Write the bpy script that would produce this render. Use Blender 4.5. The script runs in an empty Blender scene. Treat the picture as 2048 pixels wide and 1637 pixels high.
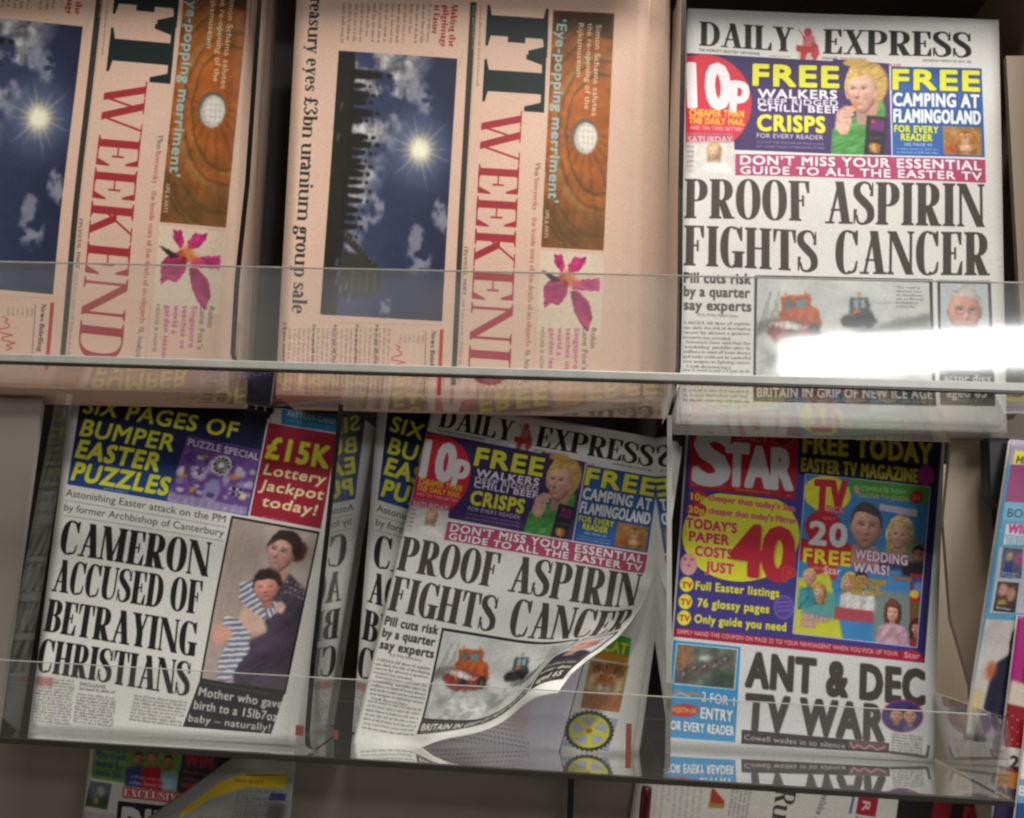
import bpy, math, random
import numpy as np
from mathutils import Matrix, Vector
random.seed(7); RNG = np.random.default_rng(11)
scene = bpy.context.scene
COL = scene.collection

# ------------------------------------------------------------------ camera
# World frame: X along the shelves, Z up the rack, +Y into the rack (metres).
FPX, CX, CY = 1770.0, 1024.0, 818.5          # focal length and centre in pixels of the 2048 px photograph
_d = np.array([121.0, 312.0, FPX]); _d /= np.linalg.norm(_d)
_r = math.radians(1.85)
_t = -(_d[0]*math.cos(_r) + _d[1]*math.sin(_r))/_d[2]
_x = np.array([math.cos(_r), math.sin(_r), _t]); _x /= np.linalg.norm(_x)
CAMM = np.array([_x, _d, np.cross(_x, _d)])   # rows: world axes seen from the camera (right, down, forward)
CAMP = np.array([0.0, -0.78, 0.0])
cam_data = bpy.data.cameras.new("camera"); cam = bpy.data.objects.new("camera", cam_data); COL.objects.link(cam)
R = CAMM @ np.array([[1, 0, 0], [0, -1, 0], [0, 0, -1]])
m4 = Matrix.Identity(4)
for i in range(3):
    for j in range(3): m4[i][j] = R[i, j]
    m4[i][3] = CAMP[i]
cam.matrix_world = m4
cam_data.sensor_width = 36.0; cam_data.lens = 36.0*FPX/2048.0
cam_data.clip_start = 0.02; cam_data.clip_end = 60
cam_data.dof.use_dof = False
scene.camera = cam

# ------------------------------------------------------------------ light
world = bpy.data.worlds.new("World"); scene.world = world; world.use_nodes = True
wb = world.node_tree.nodes["Background"]
wb.inputs[0].default_value = (0.90, 0.86, 0.80, 1); wb.inputs[1].default_value = 0.145
def area(name, loc, target, sx, sy, power, col):
    l = bpy.data.lights.new(name, 'AREA'); l.shape = 'RECTANGLE'; l.size = sx; l.size_y = sy
    l.energy = power; l.color = col
    o = bpy.data.objects.new(name, l); COL.objects.link(o)
    o.location = loc; o.rotation_euler = (Vector(target)-Vector(loc)).to_track_quat('-Z', 'Y').to_euler()
    return o
area("ceiling_lamp", (0.52, -0.66, 1.80), (0.05, 0.0, 0.1), 1.1, 0.12, 60, (1.0, 0.95, 0.88))
area("shop_lamp", (0.93, -1.75, 0.587), (0.35, 0.0, 0.18), 0.80, 0.105, 6.5, (0.97, 0.98, 1.0))
scene.view_settings.view_transform = 'Standard'; scene.view_settings.look = 'None'
scene.view_settings.gamma = 1.0; scene.view_settings.exposure = 0.0
scene.render.engine = 'CYCLES'
scene.cycles.use_denoising = True
scene.cycles.max_bounces = 12; scene.cycles.transparent_max_bounces = 24
scene.cycles.glossy_bounces = 6; scene.cycles.filter_width = 2.25

# ------------------------------------------------------------------ geometry helpers
def ray(u, v): return CAMM @ np.array([u-CX, v-CY, FPX])
class Plane:
    """a leaning plane Y = b + k (Z - z0); local u = X, v = length up the slope"""
    def __init__(s, b, k, z0): s.b, s.k, s.z0 = b, k, z0; s.c = 1/math.hypot(1, k)
    def loc(s, x, y):
        r = ray(x, y); t = (s.b + s.k*(CAMP[2]-s.z0) - CAMP[1])/(r[1]-s.k*r[2]); p = CAMP + r*t
        return np.array([p[0], (p[2]-s.z0)/s.c])
    def world(s, u, v, n=0.0):                 # n: distance out of the plane towards the viewer
        return (u, s.b + s.k*v*s.c - n*s.c, s.z0 + v*s.c + n*s.k*s.c)

def link(name, me, mat=None, parent=None):
    o = bpy.data.objects.new(name, me); COL.objects.link(o)
    if mat is not None and me is not None and not me.materials: me.materials.append(mat)
    if parent is not None: o.parent = parent
    return o
def thing(name, label, cat, group=None, loc=(0, 0, 0)):
    o = bpy.data.objects.new(name, None); o.empty_display_size = 0.02; COL.objects.link(o)
    o.location = loc; o["label"] = label; o["category"] = cat
    if group: o["group"] = group
    return o
def mesh(name, vs, fs, smooth=False):
    me = bpy.data.meshes.new(name); me.from_pydata([tuple(map(float, v)) for v in vs], [], fs); me.update()
    if smooth: me.polygons.foreach_set("use_smooth", [True]*len(me.polygons))
    return me
BOXF = [(0, 3, 2, 1), (4, 5, 6, 7), (0, 1, 5, 4), (1, 2, 6, 5), (2, 3, 7, 6), (3, 0, 4, 7)]
class MB:
    def __init__(s): s.v = []; s.f = []
    def box(s, x0, x1, y0, y1, z0, z1):
        n = len(s.v); s.v += [(x0, y0, z0), (x1, y0, z0), (x1, y1, z0), (x0, y1, z0), (x0, y0, z1), (x1, y0, z1), (x1, y1, z1), (x0, y1, z1)]
        s.f += [tuple(n+i for i in f) for f in BOXF]; return s
    def hexa(s, pts):                          # 8 corners: bottom loop then top loop
        n = len(s.v); s.v += pts; s.f += [tuple(n+i for i in f) for f in BOXF]; return s
    def prism(s, poly, axis, a, b):            # polygon swept along x ('x': poly in y,z) or y ('y': poly in x,z)
        n = len(s.v); k = len(poly)
        for w in (a, b):
            for p in poly: s.v.append((w, p[0], p[1]) if axis == 'x' else (p[0], w, p[1]))
        s.f.append(tuple(n+i for i in range(k))); s.f.append(tuple(n+k+i for i in reversed(range(k))))
        for i in range(k): j = (i+1) % k; s.f.append((n+i, n+k+i, n+k+j, n+j))
        return s
    def build(s, name, mat, parent=None, bevel=0.0, smooth=False):
        me = mesh(name, s.v, s.f, smooth)
        import bmesh
        bm = bmesh.new(); bm.from_mesh(me); bmesh.ops.recalc_face_normals(bm, faces=bm.faces)
        if bevel: bmesh.ops.bevel(bm, geom=list(bm.edges), offset=bevel, segments=2, affect='EDGES', profile=0.5)
        bm.to_mesh(me); bm.free()
        return link(name, me, mat, parent)

# ------------------------------------------------------------------ raster of flat print (numpy, nothing is loaded)
def noise2(h, w, cell, seed):
    r = np.random.default_rng(seed); gh, gw = int(h/cell)+3, int(w/cell)+3
    g = r.random((gh, gw)); y = np.arange(h)/cell; x = np.arange(w)/cell
    yi = y.astype(int); xi = x.astype(int); fy = (y-yi)[:, None]; fx = (x-xi)[None]
    fy = fy*fy*(3-2*fy); fx = fx*fx*(3-2*fx)
    a = g[yi][:, xi]; b = g[yi][:, xi+1]; c = g[yi+1][:, xi]; d = g[yi+1][:, xi+1]
    return (a*(1-fx)+b*fx)*(1-fy) + (c*(1-fx)+d*fx)*fy
def fbm(h, w, cell, seed, n=4):
    t = np.zeros((h, w)); a = 1.0; s = 0
    for i in range(n): t += a*noise2(h, w, max(cell/2**i, 1.01), seed+i*17); s += a; a *= .55
    return t/s
def blur2(a, r):
    if r <= 0: return a
    k = np.exp(-0.5*(np.arange(-int(3*r)-1, int(3*r)+2)/r)**2); k /= k.sum()
    n = len(k)//2; h, w = a.shape; p = np.pad(a, n)
    b = sum(k[i]*p[i:i+h] for i in range(2*n+1))
    return sum(k[i]*b[:, i:i+w] for i in range(2*n+1))
def C(c):
    if isinstance(c, str): return np.array([int(c[i:i+2], 16)/255 for i in (0, 2, 4)])
    return np.array(c, float)
class Raster:
    def __init__(s, w, h, bg): s.w, s.h = int(w), int(h); s.a = np.empty((s.h, s.w, 3)); s.a[:] = C(bg)
    def cover(s, polys, soft=0.0):
        """signed-area coverage of closed polygons (pixels, y down) -> (y0, x0, coverage)"""
        allp = np.concatenate(polys); pad = int(3*soft)+3
        x0 = max(int(allp[:, 0].min())-pad, 0); x1 = min(int(allp[:, 0].max())+pad+1, s.w)
        y0 = max(int(allp[:, 1].min())-pad, 0); y1 = min(int(allp[:, 1].max())+pad+1, s.h)
        if x1 <= x0 or y1 <= y0: return None
        SS = 4; W = x1-x0; H = (y1-y0)*SS
        p = np.concatenate(polys); q = np.concatenate([np.roll(k, -1, 0) for k in polys])
        px = p[:, 0]-x0; qx = q[:, 0]-x0; py = (p[:, 1]-y0)*SS; qy = (q[:, 1]-y0)*SS
        sg = np.where(qy > py, 1.0, -1.0)
        ya = np.minimum(py, qy); yb = np.maximum(py, qy)
        ra = np.clip(np.ceil(ya-.5).astype(int), 0, H); rb = np.clip(np.ceil(yb-.5).astype(int), 0, H)
        n = np.maximum(rb-ra, 0); keep = n > 0
        if not keep.any(): return None
        px, qx, py, qy, sg, ra, n = [k[keep] for k in (px, qx, py, qy, sg, ra, n)]
        e = np.repeat(np.arange(len(n)), n); off = np.arange(n.sum()) - np.repeat(np.cumsum(n)-n, n)
        row = ra[e]+off; t = (row+.5-py[e])/(qy[e]-py[e]); xx = np.clip(px[e]+(qx[e]-px[e])*t, 0, W-.001)
        ix = xx.astype(int); fr = xx-ix
        acc = np.zeros((H, W+2)); np.add.at(acc, (row, ix), sg[e]*(1-fr)); np.add.at(acc, (row, ix+1), sg[e]*fr)
        c = np.clip(np.abs(np.cumsum(acc, 1)[:, :W]), 0, 1).reshape(y1-y0, SS, W).mean(1)
        return y0, x0, (blur2(c, soft) if soft else c)
    def put(s, cv, col, alpha=1.0):
        if cv is None: return
        y0, x0, c = cv; h, w = c.shape; c = (c*alpha)[..., None]
        s.a[y0:y0+h, x0:x0+w] = s.a[y0:y0+h, x0:x0+w]*(1-c) + C(col)*c
    def fill(s, polys, col, alpha=1.0, soft=0.0): s.put(s.cover(polys, soft), col, alpha)
    def poly(s, pts, col, alpha=1.0, soft=0.0): s.fill([np.array(pts, float)], col, alpha, soft)
    def ell(s, cx, cy, rx, ry, col, alpha=1.0, soft=0.0, rot=0.0):
        t = np.linspace(0, 2*math.pi, 33)[:-1]; x = np.cos(t)*rx; y = np.sin(t)*ry; c, n = math.cos(rot), math.sin(rot)
        s.poly(np.stack([cx+x*c-y*n, cy+x*n+y*c], 1), col, alpha, soft)
    def line(s, pts, w, col, alpha=1.0, soft=0.0):
        for (a, b), (c, d) in zip(pts[:-1], pts[1:]):
            L = math.hypot(c-a, d-b) or 1; nx, ny = -(d-b)/L*w/2, (c-a)/L*w/2
            s.poly([(a+nx, b+ny), (c+nx, d+ny), (c-nx, d-ny), (a-nx, b-ny)], col, alpha, soft)
    def grad(s, c0, c1, axis=0):
        t = np.linspace(0, 1, s.h if axis == 0 else s.w); t = t[:, None, None] if axis == 0 else t[None, :, None]
        s.a[:] = C(c0)*(1-t)+C(c1)*t
    def organic(s, warp=1.6, cell=9, amp=.10, seed=1, grain=.05):
        """uneven outlines, tonal variation and print grain over a whole picture"""
        h, w = s.h, s.w; yy, xx = np.mgrid[0:h, 0:w]
        dx = (fbm(h, w, cell, seed, 3)-.5)*4*warp; dy = (fbm(h, w, cell, seed+5, 3)-.5)*4*warp
        s.a = s.a[np.clip(yy+dy, 0, h-1).astype(int), np.clip(xx+dx, 0, w-1).astype(int)]
        t = 1+(fbm(h, w, cell*1.7, seed+9, 4)-.5)*2.6*amp+(np.random.default_rng(seed).random((h, w))-.5)*2*grain
        s.a = np.clip(s.a*t[..., None], 0, 1)
    def cloth(s, pts, col, cell=16, amp=.35, seed=3, stretch=2.5, soft=2.0, ang=.5):
        """a garment: folds lit from the upper left"""
        P = np.array(pts, float); cv = s.cover([P], soft)
        if cv is None: return
        y0, x0, c = cv; h, w = c.shape; n = int(max(h, w)*1.6)+8; f = fbm(n, n, cell, seed, 4); yy, xx = np.mgrid[0:h, 0:w]; ca, sa = math.cos(ang), math.sin(ang)
        u = (xx*ca+yy*sa)/1.0; v = (-xx*sa+yy*ca)/stretch; f = f[(v+n/2).astype(int) % n, u.astype(int) % n]
        gy, gx = np.gradient(f); sh = 1+amp*((f-.5)*2)+(-(gx+gy))*cell*amp*.30; c = c[..., None]
        s.a[y0:y0+h, x0:x0+w] = s.a[y0:y0+h, x0:x0+w]*(1-c)+np.clip(C(col)*sh[..., None], 0, 1)*c
    def head(s, cx, cy, rx, ry, skin, hair, style=0, yaw=0.0, tilt=0.0, smile=.6, light=(-.35, -.38, .85), seed=1, iris='3c342e', lip='a8584e', closed=False):
        """a tonal portrait: shaded relief of skull, brow, nose, cheeks, lips and chin, with stranded hair"""
        R_ = 2.1; x0, x1 = max(int(cx-rx*R_), 0), min(int(cx+rx*R_)+1, s.w); y0, y1 = max(int(cy-ry*R_), 0), min(int(cy+ry*R_)+1, s.h)
        if x1 <= x0 or y1 <= y0: return
        yy, xx = np.mgrid[y0:y1, x0:x1].astype(float); ct, st = math.cos(tilt), math.sin(tilt); dx, dy = xx-cx, yy-cy
        u = (dx*ct+dy*st)/rx; v = (-dx*st+dy*ct)/ry; px = 1.0/min(rx, ry)
        jaw = 1-.30*np.clip(v-.15, 0, 1)**1.3*1.2; uu = u/jaw; d = uu*uu+v*v*np.where(v < 0, 1.0, 1.0)
        G = lambda a, b, sa, sb: np.exp(-((u-a)/sa)**2-((v-b)/sb)**2)
        k = yaw*.45; e1, e2 = -.40+k, .40+k; ex = 1-abs(yaw)*.15
        hgt = np.sqrt(np.clip(1.05-d, 0.0, 1.05))*.95
        hgt += .20*np.exp(-((u-k*1.5)/.13)**2)*np.clip((v+.35)/.5, 0, 1)*np.clip((.34-v)/.10, 0, 1)+.05*G(k*1.6, .24, .19, .08)
        hgt += -.13*G(e1*ex, -.10, .20, .12)-.13*G(e2*ex, -.10, .20, .12)+.05*G(e1, -.27, .26, .07)+.05*G(e2, -.27, .26, .07)+.06*G(e1*1.1, .18, .22, .18)+.06*G(e2*1.1, .18, .22, .18)
        hgt += .05*G(k, .52, .28, .07)-.05*G(k, .43, .2, .04)-.05*G(k, .66, .2, .05)+.07*G(k, .82, .22, .12)
        gy, gx = np.gradient(hgt); gx /= px*min(rx, ry)/rx*1.0/1.0; gy /= px*min(rx, ry)/ry*1.0/1.0; gx *= .55; gy *= .55; n = 1/np.sqrt(gx*gx+gy*gy+1)
        L = np.array(light); L = L/np.linalg.norm(L); lam = np.clip((-gx*L[0]-gy*L[1]+L[2])*n, 0, 1)
        sk = C(skin); shade = .60+.46*lam; col = sk[None, None]*shade[..., None]; col = col*np.stack([np.ones_like(lam), .90+.10*lam, .86+.14*lam], -1)
        def tint(m, c, a): nonlocal col; m = (np.clip(m, 0, 1)*a)[..., None]; col = col*(1-m)+C(c)*m
        tint(G(e1*1.2, .24, .24, .18)+G(e2*1.2, .24, .24, .18)+.7*G(k*1.6, .26, .15, .08), 'cf7a68', .22)
        sp = np.clip(lam-.90, 0, 1)*2.0; col += sp[..., None]*.18
        S = lambda m: np.clip(m/ (2.0*px)+.5, 0, 1)
        # eyes
        for e in (e1*ex, e2*ex):
            if closed: tint(S(.018-np.abs(v+.09-.25*(u-e)**2))*(np.abs(u-e) < .19), '3a2822', .75); continue
            ll = .052-.9*(u-e)**2; w = S(np.minimum(ll-(v+.10), ll*.8+(v+.10))); tint(w, 'd0c0b8', .7); tint(w*S(.065-np.hypot((u-e-k*.15), (v+.10)*ry/rx)), iris, .95)
            tint(S(.020-np.abs(v+.10+ll))*(np.abs(u-e) < .24), '3c2a24', .65); tint(S(.010-np.abs(v+.165+.5*(u-e)**2))*(np.abs(u-e) < .2), '6a4438', .45)
            tint(S(.026-np.abs(v+.27-.5*(u-e)**2*(1)+.02))*(np.abs(u-e) < .27), C(hair)*.7, .42)
        tint(G(k*1.5-.07, .30, .035, .022)+G(k*1.5+.07, .30, .035, .022), '4a2820', .7)
        mw = .26+.06*smile; cv = .10*smile; m0 = .52-cv*((u-k)/mw)**2*1.0
        tint(S(.055*(1-((u-k)/mw)**2)-np.abs(v-m0))*(np.abs(u-k) < mw), lip, .6)
        if smile > .5: tint(S(.024*(1-((u-k)/(mw*.85))**2)-np.abs(v-m0))*(np.abs(u-k) < mw*.85), 'e6dcd4', .8)
        tint(S(.010-np.abs(v-m0+.026*(smile > .5)))*(np.abs(u-k) < mw*.95), '5c3028', .55)
        rg = np.random.default_rng(seed); nz = fbm(y1-y0, x1-x0, max(rx*.5, 2), seed, 3); col *= (1+(nz-.5)*.16)[..., None]
        mask = S((1.0-np.sqrt(d))*1.0)
        # hair behind and over the skull
        hs = fbm(y1-y0, (x1-x0)*1, max(rx*.16, 1.3), seed+3, 2); hs2 = fbm(y1-y0, x1-x0, max(rx*.6, 2), seed+8, 3)
        hc = C(hair)[None, None]*(.72+.40*hs+.35*(hs2-.5)+.28*np.clip(-u*.5-v*.6, -.4, .6))[..., None]
        wob = (hs2-.5)*.30
        if style == 1: hm = S(1.34+wob-np.sqrt((u*.92)**2+((v+.05)*.80)**2)); hm = np.maximum(hm, S(1.20+wob-np.abs(u)*.95)*((v > 0) & (v < 1.75+wob*2)))
        elif style == 2: hm = S(1.16+wob*.4-np.sqrt((u*.98)**2+((v+.16))**2))*(v < .35)
        else: hm = S(1.10+wob*.6-np.sqrt((u*1.0)**2+((v+.12)*1.0)**2))*(v < .05+wob)
        base = s.a[y0:y1, x0:x1]; hm = hm[..., None]; base = base*(1-hm)+np.clip(hc, 0, 1)*hm
        nm = (S(.42-np.abs(u-k*.3))*(v > .5)*(v < 1.5))[..., None]; base = base*(1-nm)+sk*.78*nm
        for e in (-1, 1):
            em = S(.17-np.hypot((u-e*.99*jaw)*1.6, v-.02))[..., None]; base = base*(1-em)+sk*.78*em if style != 1 else base
        mask = mask[..., None]; base = base*(1-mask)+np.clip(col, 0, 1)*mask
        # fringe
        fl = -.64-.08*np.cos(u*2.2+yaw*2)+wob*.7+(.22*(np.abs(u) > .72) if style == 1 else 0); fr = S(fl-v)*S(1.10-np.sqrt(u*u+v*v*.93)); fr = fr[..., None]; base = base*(1-fr)+np.clip(hc, 0, 1)*fr
        if style == 1: sd = (S(np.abs(u)-.80+wob*.5)*S(1.2-np.sqrt(u*u+v*v*.7)))[..., None]; base = base*(1-sd)+np.clip(hc*.9, 0, 1)*sd
        s.a[y0:y1, x0:x1] = base
    def noise(s, amp, cell, seed): s.a += (fbm(s.h, s.w, cell, seed)[..., None]-.5)*2*amp

# ------------------------------------------------------------------ lettering
def dilate(c, k):
    r = int(math.ceil(k+.99)); out = c.copy(); H, W = c.shape; p = np.pad(c, r)
    for dy in range(-r, r+1):
        for dx in range(-r, r+1):
            w = min(max(k+1-(abs(dx)**3.2+abs(dy)**3.2)**(1/3.2), 0), 1)
            if w > 0: out = np.maximum(out, p[r+dy:r+dy+H, r+dx:r+dx+W]*w)
    return out
_sans = {}
def sans(text, off=0.0, track=1.0):
    """triangles of a string set in Blender's built-in face; cap height scaled to 1"""
    key = (text, off, track)
    if key in _sans: return _sans[key]
    cu = bpy.data.curves.new("t", 'FONT'); cu.body = text; cu.offset = off; cu.space_character = track; cu.resolution_u = 3
    o = bpy.data.objects.new("t", cu); me = o.to_mesh()
    v = np.zeros(len(me.vertices)*3); me.vertices.foreach_get("co", v); v = v.reshape(-1, 3)[:, :2]
    me.calc_loop_triangles(); t = np.zeros(len(me.loop_triangles)*3, int); me.loop_triangles.foreach_get("vertices", t)
    tri = v[t.reshape(-1, 3)]
    a = (tri[:, 1, 0]-tri[:, 0, 0])*(tri[:, 2, 1]-tri[:, 0, 1])-(tri[:, 1, 1]-tri[:, 0, 1])*(tri[:, 2, 0]-tri[:, 0, 0])
    tri[a < 0] = tri[a < 0][:, ::-1]
    o.to_mesh_clear(); bpy.data.objects.remove(o); bpy.data.curves.remove(cu)
    cap = 0.729 + off
    pol = tri/np.array([1, cap]); x0 = pol[..., 0].min(); x1 = pol[..., 0].max()
    pol[..., 0] = (pol[..., 0]-x0)/(x1-x0); pol[..., 1] += off*.6
    _sans[key] = ([p for p in pol], x1-x0); return _sans[key]

# a bold high-contrast serif drawn here: nib strokes, stems and slab serifs, cap height 100
class Serif:
    def __init__(s, stem, hair, ext, wide=1.0, st=None):
        s.s, s.h, s.e, s.W = stem, hair, ext, wide; s.st = st or max(hair, 5)
    def box(s, x0, y0, x1, y1): return np.array([(x0, y0), (x1, y0), (x1, y1), (x0, y1)], float)
    def stem(s, x, y0=0, y1=100, w=None, top=1, bot=1, e=None, el=None):
        w = s.s if w is None else w; e = s.e if e is None else e; st = s.st
        L = [s.box(x-w/2, y0, x+w/2, y1)]
        def slab(y, d):
            b = min(e, 8)*.35
            p = [(x-w/2-e, y), (x+w/2+e, y), (x+w/2+e, y+d*st*.75), (x+w/2, y+d*(st+b)), (x-w/2, y+d*(st+b)), (x-w/2-e, y+d*st*.75)]
            p = np.array(p, float); return p if d > 0 else p[::-1]
        if bot: L.append(slab(y0, 1))
        if top == 1: L.append(slab(y1, -1))
        if top == 2: L.append(np.array([(x-w/2-e-3, y1-st), (x-w/2, y1-st*1.8), (x, y1-st*1.8), (x, y1), (x-w/2, y1)][::1], float))
        return L
    def diag(s, x0, y0, x1, y1, w):            # slanted stem with horizontal width w
        p = np.array([(x0-w/2, y0), (x0+w/2, y0), (x1+w/2, y1), (x1-w/2, y1)], float)
        return [p if y1 > y0 else p[::-1]]
    def nib(s, pts, ws=None):
        p = np.array(pts, float); d = np.gradient(p, axis=0); L = np.hypot(d[:, 0], d[:, 1])+1e-9; t = d/L[:, None]
        w = s.h+(s.s-s.h)*np.abs(t[:, 1])**1.6 if ws is None else np.interp(np.linspace(0, 1, len(p)), np.linspace(0, 1, len(ws)), ws)
        n = np.stack([-t[:, 1], t[:, 0]], 1)*w[:, None]/2
        out = []
        A, B = p+n, p-n
        for i in range(len(p)-1):
            q = np.array([A[i], B[i], B[i+1], A[i+1]]); a = np.sum(q[:, 0]*np.roll(q[:, 1], -1)-np.roll(q[:, 0], -1)*q[:, 1])
            out.append(q if a > 0 else q[::-1])
        return out
    def arc(s, cx, cy, rx, ry, a0, a1, n=22, ex=2.35):
        t = np.radians(np.linspace(a0, a1, n)); c, si = np.cos(t), np.sin(t)
        return np.stack([cx+rx*np.sign(c)*np.abs(c)**(2/ex), cy+ry*np.sign(si)*np.abs(si)**(2/ex)], 1)
    def sm(s, pts, n=8):
        p = np.array(pts, float); P = np.vstack([2*p[0]-p[1], p, 2*p[-1]-p[-2]]); out = []
        for i in range(1, len(P)-2):
            for t in np.linspace(0, 1, n, endpoint=False):
                out.append(.5*((2*P[i])+(-P[i-1]+P[i+1])*t+(2*P[i-1]-5*P[i]+4*P[i+1]-P[i+2])*t*t+(-P[i-1]+3*P[i]-3*P[i+1]+P[i+2])*t**3))
        return np.array(out+[p[-1]])
    def dot(s, x, y, r): 
        t = np.linspace(0, 2*math.pi, 17)[:-1]; return [np.stack([x+np.cos(t)*r, y+np.sin(t)*r], 1)]
    def bow(s, cx, cy, rx, ry, a0=0, a1=360, n=36, e0=0, lead=None, tail=None):
        """stressed bowl: outer radii rx, ry; thick at the sides, hairline at top and bottom"""
        o = s.arc(cx, cy, rx, ry, a0, a1, n, 2.25); i = s.arc(cx, cy, rx-s.s, ry-s.h, a0, a1, n, 2.5)
        out = []
        for k in range(n-1):
            q = np.array([o[k], o[k+1], i[k+1], i[k]]); a = np.sum(q[:, 0]*np.roll(q[:, 1], -1)-np.roll(q[:, 0], -1)*q[:, 1]); out.append(q if a > 0 else q[::-1])
        return out
    def ring(s, cx, cy, rx, ry): return s.bow(cx, cy, rx, ry, 0, 360, 49)
    def glyph(s, c):
        S, H, E, W, ST = s.s, s.h, s.e, s.W, s.st; x = E+S/2; B, ND, D = s.box, s.nib, s.diag; hs = H*1.05
        def vser(xr, y0, y1): return [np.array([(xr-H*1.6, y0), (xr, y0), (xr, y1), (xr-H*.5, y1)], float)]
        if c == ' ': return [], 24*W
        if c == 'I': return s.stem(x), S+2*E+4
        if c in 'HU' or c == 'N' or c == 'M': pass
        if c == 'H':
            w = 60*W; x2 = w-E-S/2+6; return s.stem(x)+s.stem(x2)+[B(x, 47, x2, 47+hs)], x2+S/2+E+4
        if c in 'EFL':
            w = 50*W; g = s.stem(x, top=1, bot=1)
            if c != 'L': g += [B(x, 100-H, w, 100)]+[np.array([(w-H, 70), (w, 70), (w, 100), (w-11*W, 100-H*.5)], float)]
            if c != 'L': g += [B(x, 48, w-13*W, 48+hs)]+[np.array([(w-13*W-H, 36), (w-13*W, 36), (w-13*W, 64), (w-13*W-H, 64)], float)]
            if c != 'F': g += [B(x, 0, w+1, H)]+[np.array([(w-11*W, H*.5), (w+1, 0), (w+2, 32), (w+2-H*.8, 32)], float)]
            return g, w+6
        if c == 'T':
            w = 56*W; return s.stem(w/2, top=0)+[B(0, 100-H, w, 100), np.array([(0, 68), (H*.8, 68), (10*W, 100-H*.5), (0, 100)], float), np.array([(w-H*.8, 68), (w, 68), (w, 100), (w-10*W, 100-H*.5)], float)], w+3
        if c == 'O': w = 60*W; return s.ring(w/2, 50, w/2, 51.5), w+4
        if c == 'Q': w = 60*W; return s.ring(w/2, 50, w/2, 51.5)+D(w*.7, -12, w*.5, 22, S*.7), w+4
        if c in 'CG':
            w = 57*W; g = s.bow(w/2, 50, w/2, 51.5, 62, 300, 34)
            g += [np.array([(w*.66, 100.5), (w*.7, 93), (w-2-H*.9, 66), (w-2, 66), (w-2, 101), (w-4-H*.5, 101), (w-9*W, 96)], float)]
            if c == 'G': g += [B(w-S-1, 0, w-1, 40), B(w-S-1-E*1.2, 40-ST, w+3, 40)]
            if c == 'C': g += ND(s.sm([(w*.6, 1.5), (w*.85, 8), (w-3, 30)]), [H, H*1.5, H*.8])
            if c == 'G': g += ND(s.sm([(w*.6, 1.5), (w*.78, 5), (w-S-1, 14)]), [H, H*1.5, H])
            return g, w+4
        if c == 'D':
            w = 61*W; return s.stem(x)+s.bow(w*.42, 50, w*.58, 50, 90, -90, 26)+[B(x, 100-H, w*.42, 100), B(x, 0, w*.42, H)], w+4
        if c in 'PRB':
            w = 58*W; lo = 43 if c != 'B' else 51; g = s.stem(x); cb = max(w*.44, E+S+3)
            cy = (100+lo)/2; ry = (100-lo)/2
            rr = w-cb-(3 if c == 'B' else 1)
            g += s.bow(cb, cy, rr, ry, 90, -90, 22)+[B(x, 100-H, cb, 100), B(x, lo, cb, lo+H)]
            if c == 'B': g += s.bow(cb, 27, w-cb, 27, 90, -90, 22)+[B(x, 0, cb, H)]
            if c == 'R': g += [np.array([(w*.36, lo+H), (w*.95-S, 0), (w*1.0, 0), (w*.66, lo+H)], float), B(w*.8, 0, w*1.06, ST)]
            return g, w+(6 if c == 'R' else 3)
        if c == 'S':
            w = 50*W
            q = s.sm([(w-7, 80), (w*.74, 95), (w*.47, 98.5), (w*.2, 88), (w*.2, 70), (w*.5, 53), (w*.8, 36), (w*.82, 14), (w*.52, 1.5), (w*.25, 5), (7, 22)])
            return ND(q, [H, H*1.2, H*1.2, S*.75, S*.95, S*1.05, S*.95, S*.8, H*1.2, H*1.2, H])+vser(w-2, 66, 99)+[np.array([(1, 1), (1+H*.6, 1), (1+H*1.6, 35), (1, 35)], float)], w+4
        if c in 'AV':
            w = 66*W; t = S*.42
            if c == 'A':
                return D(E+t/2+2, 0, w/2, 100, t*.8)+D(w-E-S/2-1, 0, w/2, 100, S)+[B(E+8*W, 30, w-E-S*.8, 30+hs)]+[B(0, 0, 2*E+t+3, ST), B(w-2*E-S-3, 0, w, ST)], w+1
            return D(E+S/2+1, 100, w/2, 0, S)+D(w-E-t, 100, w/2, 0, t*.8)+[B(0, 100-ST, 2*E+S+2, 100), B(w-2*E-t-4, 100-ST, w, 100)], w+1
        if c == 'W':
            w = 98*W; t = H*1.15
            return D(E+S/2+1, 100, w*.33, 0, S)+D(w*.5+1, 92, w*.33, 0, t)+D(w*.45, 100, w*.68, 0, S)+D(w-E-t, 100, w*.68, 0, t)+[B(0, 100-ST, 2*E+S+2, 100), B(w*.45-S/2-E, 100-ST, w*.45+S/2+E, 100), B(w-2*E-t-5, 100-ST, w, 100)], w+1
        if c == 'X':
            w = 62*W; return D(w-E-S/2-1, 0, E+S/2+1, 100, S)+D(E+H+1, 0, w-E-H-2, 100, H*1.3)+[B(0, 0, 2*E+H+5, ST), B(w-2*E-S-2, 0, w, ST), B(0, 100-ST, 2*E+S+2, 100), B(w-2*E-H-6, 100-ST, w, 100)], w+1
        if c == 'Y':
            w = 62*W; return s.stem(w/2, 0, 44, top=0)+D(w/2, 42, E+S/2+1, 100, S)+D(w/2+S*.2, 42, w-E-H-2, 100, H*1.4)+[B(0, 100-ST, 2*E+S+2, 100), B(w-2*E-H-6, 100-ST, w, 100)], w+1
        if c == 'K':
            w = 62*W; return s.stem(x)+D(x+S*.3, 38, w-E-H-2, 100, H*1.3)+D(w-E-S/2-1, 0, x+S*.8, 62, S)+[B(w-2*E-S-3, 0, w+1, ST), B(w-2*E-H-6, 100-ST, w, 100)], w+3
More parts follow.
